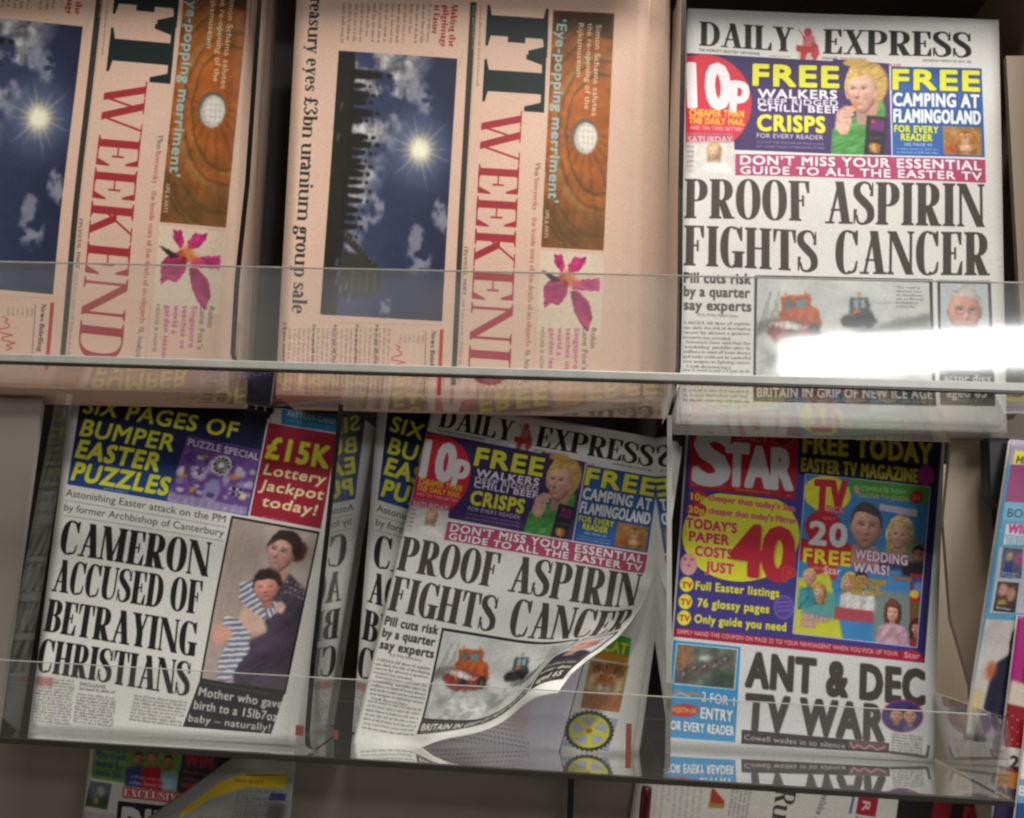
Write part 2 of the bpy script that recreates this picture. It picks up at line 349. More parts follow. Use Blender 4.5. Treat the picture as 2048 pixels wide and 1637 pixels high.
        if c == 'N':
            w = 66*W; t = H*1.3; return s.stem(E+t/2, w=t)+D(w-E-t/2-S*.1, 0, E+S*.35, 100, S)+s.stem(w-E-t/2, w=t, bot=0)+[B(0, 100-ST, E+S*.6, 100)], w+4
        if c == 'M':
            w = 80*W; t = H*1.3; return s.stem(E+t/2, w=t)+D(w*.46, 0, E+S*.5, 100, S*.95)+D(w*.46, 0, w-E-S*.6, 100, t)+s.stem(w-E-S/2), w+4
        if c == 'U':
            w = 62*W; t = H*1.3
            return s.stem(x, 30, 100, bot=0)+s.stem(w-E-t/2, 30, 100, w=t, bot=0)+ND(s.arc((x+w-E-t/2)/2, 34, (w-E-t/2-x)/2, 34-H/2, 180, 360, 22), [S, S*.9, H, t, t]), w+3
        if c == '£':
            w = 50*W; return ND(s.sm([(w-5, 78), (w*.7, 96), (w*.42, 86), (w*.44, 55), (w*.38, 22), (w*.12, 6), (w*.45, 8), (w*.8, 4), (w, 20)]), [S*.8, H*1.3, S*.9, S, S*.9, H, S*.7, S*.8, H])+[B(2, 42, w*.8, 42+hs)], w+4
        if c == '3':
            w = 46*W; return ND(s.sm([(4, 80), (w*.4, 97), (w*.78, 80), (w*.4, 55), (w*.85, 30), (w*.45, 2), (4, 18)]), [S*.7, H, S, H, S*1.05, H*1.1, S*.8]), w+4
        if c == '’' or c == "'": return s.dot(6, 92, 7)+D(4, 72, 9, 92, 5), 16
        if c == '-': return [B(2, 28, 26, 28+S*.5)], 30
        # lower case, x height 68
        X = 66
        if c == 'l': return s.stem(x, 0, 100, top=2), S+2*E+3
        if c == 'i': return s.stem(x, 0, X, top=2)+s.dot(x, 88, S*.58), S+2*E+3
        if c == 't': w = 30*W; return [B(2, X-H*1.2, w, X)]+ND(np.vstack([[(x, 88), (x, 60), (x, 20)], s.arc(x+8*W, 15, 8*W, 14, 180, 300, 8)]), [H, S, S, S, S*.6, H]), w+4
        if c == 'r': w = 36*W; return s.stem(x, 0, X, top=2)+ND(s.sm([(x+S*.3, 46), (x+S*.8, 62), (w-5, 64)]), [H, H*1.4, H*2])+s.dot(w-5, 56, S*.5), w+2
        if c in 'nmu' or c == 'h':
            step = (38*W); g = []
            if c == 'u':
                return s.stem(x, 16, X, top=2, bot=0)+ND(s.arc(x+step/2, 20, step/2, 19, 180, 330, 14), [S, S*.8, H, H])+s.stem(x+step, 0, X, top=2), x+step+S/2+E+3
            g = s.stem(x, 0, 100 if c == 'h' else X, top=2)
            for i in range(2 if c == 'm' else 1):
                x1 = x+step*i; g += s.bow(x1+step/2, 44, step/2+S/2, 23, 150, 0, 16)+s.stem(x1+step, 0, 48, top=0)
            return g, x+step*(2 if c == 'm' else 1)+S/2+E+3
        if c in 'op': 
            w = 46*W
            if c == 'o': return s.ring(w/2, X/2, w/2, X/2+1), w+4
            return s.stem(x, -30, X, top=2)+s.ring(x+w/2-S*.3, X/2, w/2, X/2+1), x+w-S*.3+3
        if c == 'b': w = 46*W; return s.stem(x, 2, 100, top=2, bot=0)+s.ring(x+w/2-S*.3, X/2, w/2, X/2+1), x+w-S*.3+3
        if c == 'd': w = 46*W; return s.ring(w/2, X/2, w/2, X/2+1)+s.stem(w-S*.4, 0, 100, top=2), w+E+3
        if c == 'e': w = 42*W; return s.bow(w/2, X/2, w/2, X/2+1, 0, 312, 34)+[B(S*.6, 33, w-1, 33+hs)], w+4
        if c == 'c': w = 40*W; return s.bow(w/2, X/2, w/2, X/2+1, 48, 315, 28)+s.dot(w-8, 52, S*.5), w+3
        if c == 'a': w = 40*W; return ND(np.vstack([s.sm([(5, 52), (w*.35, 66), (w-S*.5-E, 50)]), [(w-S*.5-E, 4)]]), [S*.9, H, S, S, S])+ND(s.arc(w*.42, 18, w*.42-S*.4, 18-H/2, 0, 360, 24))+[B(w-S-E, 0, w, ST)], w+3
        if c == 's': w = 36*W; return ND(s.sm([(w-5, 54), (w*.5, 65), (w*.2, 50), (w*.5, 34), (w*.82, 17), (w*.5, 1.5), (5, 12)]), [H, H*1.3, S*.8, S, S*.8, H*1.3, H])+[B(w-5, 44, w-2, 66), B(2, 0, 5, 22)], w+4
        if c == 'y': w = 50*W; return D(E+S/2, X, w/2, 0, S)+D(w-E-H, X, w*.3, -24, H*1.2)+s.dot(w*.26, -22, S*.45)+[B(0, X-ST, 2*E+S, X), B(w-2*E-H*2, X-ST, w, X)], w+1
        if c == 'v': w = 48*W; return D(E+S/2, X, w/2, 0, S)+D(w-E-H, X, w/2, 0, H*1.2)+[B(0, X-ST, 2*E+S, X), B(w-2*E-H*2, X-ST, w, X)], w+1
        if c == 'g': w = 44*W; return s.ring(w*.45, 44, w*.4, 23)+ND(s.arc(w*.47, -10, w*.44-S*.3, 15, 0, 360, 26))+[B(w*.75, 58, w, 66)]+ND([(w*.25, 25), (w*.12, 14), (w*.3, 5)], [H, H*1.6, H]), w+3
        if c == 'k': w = 50*W; return s.stem(x, 0, 100, top=2)+D(x, 26, w-E-2, X, H*1.3)+D(w-E-S/2, 0, x+S*.6, 42, S)+[B(w-2*E-S, 0, w, ST), B(w-2*E-6, X-ST, w, X)], w+2
        if c == 'f': w = 30*W; return [B(2, X-H*1.2, w, X)]+s.stem(x, 0, 84, top=0)+ND(s.sm([(x, 78), (x+4, 95), (w+2, 96)]), [S, S*.6, H*1.4])+s.dot(w, 90, S*.4), w+3
        if c == 'v' or c == 'z': w = 42*W; return D(4+S/2, 0, w-4-S/2, X, S)+[B(2, 0, w-2, H*1.3), B(2, X-H*1.3, w-2, X)], w+2
        if c == 'q': w = 46*W; return s.ring(w/2, X/2, w/2, X/2+1)+s.stem(w-S*.4, -30, X, top=0), w+E+3
        if c == 'w': w = 70*W; return D(E+S/2, X, w*.33, 0, S)+D(w*.5, X, w*.33, 0, H*1.2)+D(w*.5, X, w*.7, 0, S)+D(w-E-H, X, w*.7, 0, H*1.2)+[B(0, X-ST, 2*E+S, X), B(w-2*E-H*2, X-ST, w, X)], w+1
        if c in ',.': return s.dot(S*.6, S*.5, S*.55)+(D(S*.3, -14, S, 4, 4) if c == ',' else []), S+6
        if c in '“”': return s.dot(7, 92, 6)+s.dot(22, 92, 6), 30
        if c == '–': return [B(2, 30, 44, 30+H*1.4)], 48
        if c == '1': return s.stem(x, 0, 100, top=2), S+2*E+3
        return s.stem(x), S+2*E+4
    def text(s, t, track=0.0):
        X = 0; out = []
        for ch in t:
            g, w = s.glyph(ch)
            for p in g: out.append((np.asarray(p, float)+np.array([X, 0]))/100)
            X += w+track
        fx = [ (lambda a: a if np.sum(a[:, 0]*np.roll(a[:, 1], -1)-np.roll(a[:, 0], -1)*a[:, 1]) >= 0 else a[::-1])(p) for p in out]
        x0 = min(p[:, 0].min() for p in fx); x1 = max(p[:, 0].max() for p in fx)
        return [np.stack([(p[:, 0]-x0)/(x1-x0), p[:, 1]], 1) for p in fx], x1-x0
HEAD = Serif(18, 4.5, 4.5, .9); MAST = Serif(19, 5, 6, 1.1); FTB = Serif(22, 6, 11, 1.05, 5); FTW = Serif(13, 3.2, 7, 1.0, 2.8); ROM = Serif(15, 5, 4.5, .98, 5)

class Page:
    """flat print of one page. Points are read off the photograph and laid back onto the page's own
    plane (metres), so the picture is the true, undistorted page."""
    RES = 2300
    def __init__(s, plane, corners, bg, up=None):
        s.plane = plane; s.q = np.array([plane.loc(*c) for c in corners]); s.corners = corners
        lo = s.q.min(0)-.002; hi = s.q.max(0)+.002; s.lo, s.hi = lo, hi
        s.r = Raster((hi[0]-lo[0])*s.RES, (hi[1]-lo[1])*s.RES, bg)
    def px(s, p):
        l = s.plane.loc(*p); return np.array([(l[0]-s.lo[0])*s.RES, (s.hi[1]-l[1])*s.RES])
    def pp(s, pts): return np.array([s.px(p) for p in pts])
    def poly(s, pts, col, alpha=1.0, soft=0.0): s.r.poly(s.pp(pts), col, alpha, soft)
    def shade(s, clip, pts, col, alpha, soft):
        c1 = s.r.cover([s.pp(clip)]); c2 = s.r.cover([s.pp(pts)], soft); M = np.zeros(s.r.a.shape[:2])
        if c1 is None or c2 is None: return
        h, w = c2[2].shape; M[c2[0]:c2[0]+h, c2[1]:c2[1]+w] = c2[2]; h, w = c1[2].shape
        s.r.put((c1[0], c1[1], c1[2]*M[c1[0]:c1[0]+h, c1[1]:c1[1]+w]), col, alpha)
    def line(s, pts, w, col, alpha=1.0): s.r.line([tuple(q) for q in s.pp(pts)], w, col, alpha)
    def ell(s, cx, cy, rx, ry, col, alpha=1.0, soft=0.0, rot=0.0):
        t = np.linspace(0, 2*math.pi, 41)[:-1]; x = np.cos(t)*rx; y = np.sin(t)*ry; c, n = math.cos(rot), math.sin(rot)
        s.poly(np.stack([cx+x*c-y*n, cy+x*n+y*c], 1), col, alpha, soft)
    def t(s, text, a, b, h, col, f='k', up=None, out=None, ow=0, alpha=1.0, soft=.35, track=None):
        """text from baseline point a to b (photo points), cap height h along up"""
        if isinstance(f, Serif): pol, _ = f.text(text)
        else:
            off = {'r': 0.0, 'b': .022, 'k': .042, 'x': .058}[f]; pol, _ = sans(text, 0.0, track or {'r': 1.0, 'b': 1.04, 'k': 1.08, 'x': 1.12}[f])
        A, B = np.array(a, float), np.array(b, float); d = B-A
        if up is None: n = np.array([d[1], -d[0]])/np.hypot(*d)
        else: n = np.array(up, float)/np.hypot(*up)
        U = s.px(A+n*h)-s.px(A); A, B = s.px(A), s.px(B); D = B-A
        pol = [A+p[:, :1]*D+p[:, 1:]*U for p in pol]
        if isinstance(f, Serif) or off == 0: cv = s.r.cover(pol, soft)
        else:                                 # embolden
            e = off*np.hypot(*U); allp = np.concatenate(pol); lo = allp.min(0)-e-2; hi = allp.max(0)+e+2
            z = [np.array([q, q+[1e-3, 0], q+[1e-3, 1e-3]]) for q in (lo, hi)]; cv = s.r.cover(pol+z, 0)
            if cv is None: return
            cv = (cv[0], cv[1], blur2(dilate(cv[2], e), soft))
        if cv is None: return
        if out: s.r.put((cv[0], cv[1], dilate(cv[2], ow)), out, alpha)
        s.r.put(cv, col, alpha)
    def body(s, a, b, down, n, h, col, alpha=.8, seed=0, just=.9):
        """n lines of small type too fine to read, first baseline a-b, last one shifted by down"""
        r = random.Random(seed); a = np.array(a, float); b = np.array(b, float); dn = np.array(down, float)
        for i in range(n):
            p = a+dn*i/max(n-1, 1); q = b+dn*i/max(n-1, 1); L = np.hypot(*(q-p)); t = (q-p)/L; u = np.array([t[1], -t[0]])
            end = L if r.random() < just else L*r.uniform(.4, .85); x = 0; polys = []
            while x < end:
                for k in range(r.randint(2, 8)):
                    w = h*r.uniform(.45, .75)
                    if x+w > end: break
                    hh = h*(1.35 if r.random() < .25 else .95)
                    for e in ((0, .28), (.55, .85)) if r.random() < .7 else ((.1, .75),):
                        o = p+t*(x+w*e[0]); o2 = p+t*(x+w*e[1]); polys.append(s.pp([o, o2, o2+u*hh, o+u*hh]))
                    x += w
                x += h*.55
            if polys: s.r.fill(polys, col, alpha*r.uniform(.75, 1), .3)
    def paste(s, ras, quad, edge=None):
        """a small picture into the quad TL TR BR BL"""
        Q = s.pp(quad); cv = s.r.cover([Q])
        for k in range(3): ras.a[..., k] = blur2(np.pad(ras.a[..., k], 4, 'edge'), 1.1)[4:-4, 4:-4]
        if cv is None: return
        y0, x0, c = cv; h, w = c.shape; yy, xx = np.mgrid[y0:y0+h, x0:x0+w]+.5
        a = Q[1]-Q[0]; b = Q[3]-Q[0]; det = a[0]*b[1]-a[1]*b[0]; dx = xx-Q[0][0]; dy = yy-Q[0][1]
        u = np.clip((dx*b[1]-dy*b[0])/det, 0, .9999); v = np.clip((a[0]*dy-a[1]*dx)/det, 0, .9999)
        px = ras.a[(v*ras.h).astype(int), (u*ras.w).astype(int)]
        s.r.a[y0:y0+h, x0:x0+w] = s.r.a[y0:y0+h, x0:x0+w]*(1-c[..., None])+px*c[..., None]
        if edge: s.r.line([tuple(p) for p in np.vstack([Q, Q[:1]])], edge[0], edge[1])
    def image(s, name):
        img = bpy.data.images.new(name, s.r.w, s.r.h, alpha=False)
        a = np.ones((s.r.h, s.r.w, 4), np.float32); a[..., :3] = np.clip(s.r.a[::-1], 0, 1); img.pixels.foreach_set(a.ravel()); img.update(); img.pack()
        return img

# ================================================================== printed pages
UPZ, LOZ = 0.1275, -0.1445
P_EXP = Plane(-0.025, 0.04, UPZ)
P_FT = Plane(-0.061, 0.03, 0.1335)
P_CAM = Plane(-0.090, 0.28, LOZ)
P_E2 = Plane(-0.050, 0.22, LOZ)
P_STAR = Plane(-0.005, 0.20, LOZ)
WHITE, INK = 'dcdcd8', '37342f'

def face(r, cx, cy, rx, ry, skin, hair, hstyle=0, rot=0.0, lip='a8584e', yaw=None):
    h = int(cx*7+cy*13) % 97; r.head(cx, cy, rx, ry, skin, hair, hstyle, (h % 7-3)*.08 if yaw is None else yaw, rot, .7 if h % 2 else .4, seed=h, lip=lip)

# ---------------------------------------------------------------- white tabloid with the aspirin headline
def page_aspirin():
    p = Page(P_EXP, [(1374, 16), (1999, 38), (2014, 872), (1352, 846)], WHITE)
    U = (.02, -1)
    p.t("DAILY", (1398, 92), (1588, 104), 48, '1d1b19', MAST, U); p.t("EXPRESS", (1646, 107), (1942, 116), 49, '1d1b19', MAST, U)
    # red crusader emblem with shield, sword and cross
    red = 'b5303a'
    p.ell(1616, 64, 8, 8, red, .85, 1); p.poly([(1606, 70), (1627, 70), (1634, 92), (1622, 104), (1606, 100)], red, .6, 1.2)
    p.line([(1598, 58), (1612, 82)], 2.2, red, .8); p.poly([(1593, 90), (1626, 94), (1628, 104), (1614, 106), (1608, 128), (1600, 127), (1602, 105), (1592, 101)], red, .95, .8)
    p.poly([(1624, 82), (1636, 90), (1639, 108), (1630, 120), (1622, 112)], red, .8, 1); p.ell(1616, 106, 21, 20, red, .22, 2); p.line([(1626, 110), (1634, 124)], 3, red, .8); p.line([(1634, 112), (1622, 125)], 3, red, .7)
    p.t("THE WORLD’S GREATEST NEWSPAPER", (1397, 103), (1520, 111), 5.5, INK, 'b', U); p.t("express.co.uk", (1539, 113), (1582, 115), 4, '77736c', 'r', U)
    p.t("WEATHER:", (1644, 119), (1677, 120), 5.5, INK, 'b', U); p.t("FINE BUT COLD", (1681, 120), (1732, 122), 5.5, 'b02a30', 'b', U); p.t("SATURDAY MARCH 30, 2013  50p", (1845, 124), (1942, 127), 5, INK, 'b', U)
    # purple offer panel
    p.poly([(1373, 107), (1779, 128), (1782, 316), (1371, 297)], '3f2c63'); p.shade([(1373, 107), (1779, 128), (1782, 316), (1371, 297)], [(1373, 100), (1660, 110), (1600, 140), (1373, 140)], '2c2458', .6, 14)
    t = np.linspace(-1.75, 1.75, 40); p.poly([(1371, 112)]+[(1408+95*math.cos(a), 207+97*math.sin(a)) for a in t]+[(1371, 302)], 'd22c40')
    p.t("10", (1380, 212), (1458, 216), 88, 'efe9ec', 'x', (-.03, -1)); p.t("p", (1463, 203), (1494, 205), 62, 'efe9ec', 'x', (.06, -1))
    p.t("CHEAPER THAN", (1379, 232), (1487, 236), 14, 'f0c53a', 'x', U); p.t("THE DAILY MAIL", (1378, 247), (1488, 252), 13, 'f0c53a', 'x', U); p.t("AND TEN TIMES BETTER!", (1380, 259), (1484, 264), 8, 'f2d8da', 'b', U)
    # woman in a green jumper biting a crisp
    r = Raster(240, 372, '3f2c63'); r.ell(215, 60, 60, 200, '5a3468', .7, 25)
    r.cloth([(8, 372), (12, 275), (58, 236), (128, 212), (178, 150), (214, 140), (228, 180), (228, 372)], '4f9a4a', 12, .30, 5, 4, 2.5, 1.2)
    r.poly([(118, 190), (186, 140), (204, 168), (180, 232), (140, 236)], 'c58f7e', 1, 5); r.ell(166, 88, 70, 84, 'b8944e', 1, 4, .2)
    r.head(128, 116, 62, 88, 'e2b6a4', 'cfae68', 2, -.55, -.10, .9, seed=4, iris='5a6468', lip='b4444e')
    r.cloth([(78, 60), (98, 18), (146, -8), (196, 6), (228, 60), (222, 130), (196, 150), (190, 96), (164, 52), (116, 40)], 'c9a75e', 6, .32, 8, 5, 3, 1.1); r.ell(184, 128, 9, 19, 'cf9a88', 1, 2.5)
    r.ell(96, 182, 22, 9, 'd0843e', 1, 2, -.4)
    r.cloth([(22, 268), (26, 206), (60, 178), (92, 182), (108, 192), (92, 204), (104, 212), (84, 222), (92, 236), (76, 288), (46, 296)], 'dcae9c', 10, .16, 6, 1.5, 2.5)
    for y in (194, 208, 222): r.line([(52, y+6), (78, y), (98, y-2)], 1.8, '9a6452', .65, 1)
    r.poly([(152, 210), (236, 212), (228, 372), (146, 372)], '25222a', 1, 2); r.poly([(168, 222), (228, 224), (226, 268), (166, 266)], '6b2a6e', 1, 3); r.ell(178, 232, 7, 6, 'd0402e', 1, 1.5)
    for k in range(9): r.ell(190+(k % 3-1)*13, 332+(k//3-1)*9, 13, 8, ('c88a3c', 'dba95c', 'a86a2c')[k % 3], .8, 2, -.3+k*.2)
    r.line([(160, 300), (220, 290)], 5, '5b6058', .8, 2); r.organic(.9, 14, .05, 3, .03)
    p.paste(r, [(1666, 118), (1779, 128), (1781, 316), (1655, 310)])
    p.t("FREE", (1507, 170), (1676, 175), 43, 'e3e23c', 'x', U, '24183c', 2); p.t("WALKERS", (1516, 196), (1673, 199), 18, 'eeeaf2', 'x', U); p.t("DEEP RIDGED", (1516, 209), (1675, 213), 12, 'e6e2ec', 'x', U)
    p.t("CHILLI BEEF", (1516, 222), (1675, 228), 14, 'eeeaf2', 'x', U); p.t("CRISPS", (1515, 262), (1648, 267), 33, 'e3e23c', 'x', U); p.t("FOR EVERY READER", (1513, 277), (1645, 282), 9.5, 'e9e6f0', 'b', U)
    p.t("CUT OUT THE VOUCHER ON PAGE 43 AND", (1513, 288), (1646, 293), 4.5, 'b7aec8', 'r', U); p.t("GET YOURS TODAY AT BARGAINS STORES", (1511, 297), (1648, 301), 4.5, 'b7aec8', 'r', U)
    p.ell(1712, 126, 26, 8, 'c9a557', 1, 1.5)
    p.line([(1779, 128), (1782, 316)], 3, 'd5d3e0')
    p.t("PLUS", (1775, 134), (1800, 135), 6, 'b02c3a', 'x', U)
    # blue offer panel
    p.poly([(1782, 134), (1962, 138), (1968, 316), (1783, 315)], '2d5fa8'); p.shade([(1782, 134), (1962, 138), (1968, 316), (1783, 315)], [(1782, 120), (1962, 125), (1963, 160), (1782, 150)], '24448c', .7, 5)
    p.t("FREE", (1786, 179), (1957, 183), 41, 'e3e23c', 'x', U, '203a74', 2); p.t("CAMPING AT", (1786, 213), (1956, 217), 27, 'e6eaf0', 'x', U, '1c3a78', 2); p.t("FLAMINGOLAND", (1786, 246), (1959, 250), 27, 'e6eaf0', 'x', U, '1c3a78', 2)
    p.t("FOR EVERY", (1787, 266), (1874, 269), 14, 'e3e23c', 'x', U, '2a5070', 1.5); p.t("READER", (1800, 283), (1862, 285), 14, 'e3e23c', 'x', U, '2a5070', 1.5)
    p.t("SEE PAGE 43", (1806, 294), (1861, 295), 5.5, 'e2e8f0', 'b', U); p.body((1791, 302), (1876, 304), (0, 7), 2, 3.6, 'b8cbe6', .8, 4)
    r = Raster(120, 90, 'a5783c'); r.noise(.12, 14, 5); r.poly([(0, 60), (30, 50), (60, 70), (50, 90), (0, 90)], 'b8602c', .9, 5); r.ell(70, 48, 26, 34, 'b86a34', 1, 5); r.ell(58, 26, 7, 5, 'd8cbb8', .9, 2); r.ell(80, 26, 7, 5, 'd8cbb8', .9, 2); r.ell(59, 28, 3, 2, '2e2018', .9, 1); r.ell(79, 28, 3, 2, '2e2018', .9, 1); r.ell(69, 42, 13, 9, 'd4c4ae', .9, 3); r.ell(69, 37, 4, 3, '7c4438', .9, 1.5); [r.line([(52+k*3, 12+abs(k-6)), (56+k*2, 20)], 1.8, '3a2416', .7, .8) for k in range(0, 12, 2)]
    for k in range(12): r.line([(20+k*7, 60+(k % 3)*8), (26+k*7, 84)], 2.5, '4b2a18', .6, 1)
    r.ell(70, 66, 22, 12, 'dccbb4', .8, 4); r.organic(2.2, 7, .14, 8, .07); p.paste(r, [(1883, 255), (1960, 257), (1962, 313), (1885, 311)]); p_tiger = r
    # pink strip
    p.poly([(1470, 310), (1969, 321), (1970, 367), (1469, 353)], 'b5426e'); p.line([(1470, 308), (1969, 319)], 2.5, 'ece6ea')
    p.t("DON’T MISS YOUR ESSENTIAL", (1480, 331), (1961, 342), 18.5, 'efe8ec', 'x', U, '8a2c50', 1.5); p.t("GUIDE TO ALL THE EASTER TV", (1480, 350), (1962, 362), 16, 'efe8ec', 'x', U, '8a2c50', 1.5)
    # little magazine with a blonde woman
    r = Raster(150, 130, 'c9c4c2'); r.poly([(0, 0), (150, 0), (150, 26), (0, 30)], 'b9566a', 1, 1); r.poly([(28, 40), (150, 30), (150, 130), (20, 130)], 'dcd8d4', 1, 3)
    face(r, 86, 62, 17, 24, 'dfb8a2', 'c7ad7e', 1); r.poly([(60, 96), (120, 92), (150, 130), (50, 130)], 'eceae8', 1, 4)
    for k in range(5): r.line([(4, 44+k*16), (24, 44+k*16)], 4, '8a4a54' if k % 2 else '6a6460', .7, 1)
    r.organic(1.2, 8, .06, 5, .04); p.paste(r, [(1372, 266), (1467, 268), (1470, 350), (1371, 346)])
    p.t("SATURDAY", (1376, 285), (1464, 286), 12, 'ecd5d8', 'b', U, 'b9566a', 1)
    # headline
    for tx, a, b, h in (("PROOF", (1368, 437), (1617, 446), 79), ("ASPIRIN", (1648, 450), (1969, 455), 84), ("FIGHTS", (1367, 531), (1634, 547), 80), ("CANCER", (1668, 549), (1979, 551), 85)):
        p.t(tx, a, b, h, '46423b', HEAD, U)
    for k, (tx, x1) in enumerate((("Pill cuts risk", 1500), ("by a quarter", 1498), ("say experts", 1501))): p.t(tx, (1368, 565+k*27), (x1, 570+k*27), 21, '3a3733', 'k', U)
    p.t("By Jo Willey Health Editor", (1396, 632), (1476, 636), 6, '55524c', 'b', U)
    BT = ("A REGULAR dose of aspirin", "can slash the risk of developing", "cancer by almost a quarter,", "research has revealed.", "Scientists have said that the", "“wonderdrug” painkiller taken by", "millions to ward off heart disease", "and stroke could now be a powerful", "new weapon in fighting cancer.", "A study discovered that it")
    for k, tx in enumerate(BT): p.t(tx, (1366+(6 if k in (4, 9) else 0), 648+k*9.6), (1501 if k not in (3, 9) else 1462, 652+k*9.6), 6.2, '4a4741', ROM, U, alpha=.85)
    p.body((1366, 742), (1500, 746), (0, 60), 7, 4.6, '4a4741', .75, 3)
    # snowplough picture
    r = Raster(350, 200, 'ccd0cd'); r.noise(.07, 60, 8)
    for k in range(10): r.line([(0, 40+k*5), (120, 24+k*4), (350, 50-k*2)], 1.2, 'a4a8a4', .35, 1.2)
    f = fbm(200, 350, 26, 33, 5); yy, xx = np.mgrid[0:200, 0:350]; m = np.clip((f-.5)*7, 0, 1)*np.clip((yy-60)/30, 0, 1)*np.clip((150-yy+f*60)/40, 0, 1); r.a = r.a*(1-m[..., None]*.35)+C('5c5a54')*m[..., None]*.35
    r.poly([(186, 98), (250, 84), (350, 60), (350, 92), (262, 112), (210, 112)], '4c4a45', .75, 4); r.poly([(0, 88), (40, 74), (60, 86), (40, 104), (0, 110)], '55534e', .7, 4)
    f = fbm(200, 350, 14, 35, 5); m = np.clip((f-.42)*5, 0, 1)*np.clip((yy-118)/30, 0, 1)*np.clip((210-xx)/90, 0, 1); r.a = r.a*(1-m[..., None]*.5)+C('7a7e76')*m[..., None]*.5
    for k in range(6): r.line([(4+k*7, 104-k*5), (14+k*6, 60-(k % 3)*18)], 1.4, '4a4640', .8, .6)
    r.cloth([(48, 36), (108, 30), (112, 62), (50, 68)], 'a8532f', 8, .3, 4, 1, 1.2); r.poly([(55, 40), (74, 39), (74, 58), (57, 59)], '5c6c6e', 1, 1); r.poly([(79, 39), (101, 37), (101, 57), (79, 58)], '74868a', 1, 1); r.line([(50, 36), (106, 30)], 3, 'c0602e', 1, .8)
    r.cloth([(44, 62), (122, 54), (132, 84), (126, 100), (50, 106)], 'b4592c', 9, .35, 7, 1, 1.6); r.cloth([(22, 100), (36, 84), (70, 76), (116, 86), (112, 118), (60, 128), (34, 122)], '8c3c34', 7, .5, 9, 1, 2.2)
    r.cloth([(28, 88), (66, 80), (100, 96), (70, 102)], 'c2beb8', 6, .4, 10, 1, 1.6); r.ell(117, 99, 12, 14, '242020', 1, 1.5); r.ell(117, 99, 5, 6, '8a5a3c', .9, 1); r.ell(72, 108, 9, 10, '2e2828', 1, 1.5); r.ell(58, 29, 2.5, 4, 'd8682c', 1, 1); r.ell(98, 26, 2.5, 4, 'd8682c', 1, 1)
    for k in range(12): r.line([(24+k*8, 92+(k*7) % 20), (32+k*8, 90+(k*5) % 22)], 2, ('d8d4d0', '4c2420', '6a6c68')[k % 3], .8, .6)
    r.cloth([(190, 34), (226, 32), (229, 62), (187, 64)], '3e4a4e', 7, .3, 5, 1, 1.3); r.poly([(196, 38), (206, 37), (206, 54), (197, 55)], '93a4a8', .9, 1); r.poly([(210, 37), (221, 36), (221, 53), (210, 54)], '93a4a8', .9, 1); r.ell(207, 26, 3.5, 6, 'b8843c', 1, 1.5); r.ell(202, 62, 9, 7, 'e0682c', 1, 2)
    r.cloth([(168, 78), (184, 66), (232, 60), (244, 80), (210, 92), (174, 92)], '2e2e34', 7, .5, 6, 1, 2.2); r.ell(226, 84, 9, 10, '1e1e20', 1, 1.5); r.organic(1.5, 8, .05, 12, .05)
    p.poly([(1508, 553), (1864, 559), (1870, 776), (1506, 768)], '1f1e1c'); p.paste(r, [(1513, 559), (1858, 565), (1864, 768), (1511, 762)])
    for k, tx in enumerate(("The road is", "cleared near", "an abandoned", "car at Brough", "in Cumbria", "yesterday")): p.t(tx, (1792, 577+k*7.6), (1792+len(tx)*4.3, 578+k*7.6), 5, '45423e', 'b', U, alpha=.85)
    p.poly([(1506, 768), (1870, 776), (1872, 812), (1506, 803)], '33302c'); p.t("BRITAIN IN GRIP OF NEW ICE AGE", (1514, 794), (1864, 797), 19, 'd8d6d2', 'k', U); p.t("NOW WE FACE 200 YEARS OF FREEZING WINTERS – SEE PAGE 3", (1518, 801.5), (1862, 806), 4.5, 'c6c4be', 'b', U)
    # man with grey hair and glasses
    r = Raster(110, 160, 'b9c2ca'); r.cloth([(0, 118), (28, 98), (82, 98), (110, 112), (110, 160), (0, 160)], '2e2a34', 14, .3, 4); r.ell(54, 112, 9, 20, 'd8d6d8', .9, 3)
    r.head(54, 60, 37, 48, 'd29a8a', 'b4b2ae', 0, .25, .05, .2, seed=6); r.ell(54, 92, 27, 15, 'bcb0aa', .65, 5); r.line([(42, 86), (56, 84), (70, 87)], 2.5, '8a4a44', .8, 1)
    for x in (45, 74): t_ = np.linspace(0, 6.28, 20); r.line([(x+11*math.cos(q), 56+8*math.sin(q)) for q in t_], 1.3, '55423e', .75, .5)
    r.organic(.8, 10, .05, 4, .04)
    p.poly([(1874, 560), (1981, 562), (1990, 812), (1880, 810)], '33302c'); p.paste(r, [(1880, 566), (1975, 568), (1981, 722), (1882, 720)])
    p.t("CELEBRATED", (1886, 736), (1978, 737), 9, 'dcdad6', 'b', U); p.t("actor dies", (1888, 762), (1980, 763), 14, 'dcdad6', 'k', U); p.t("aged 65", (1893, 793), (1972, 795), 20, 'dcdad6', 'k', U); p.t("PAGES 6 & 7", (1908, 803), (1962, 804), 5, 'c6c4be', 'b', U)
    return p, p_tiger

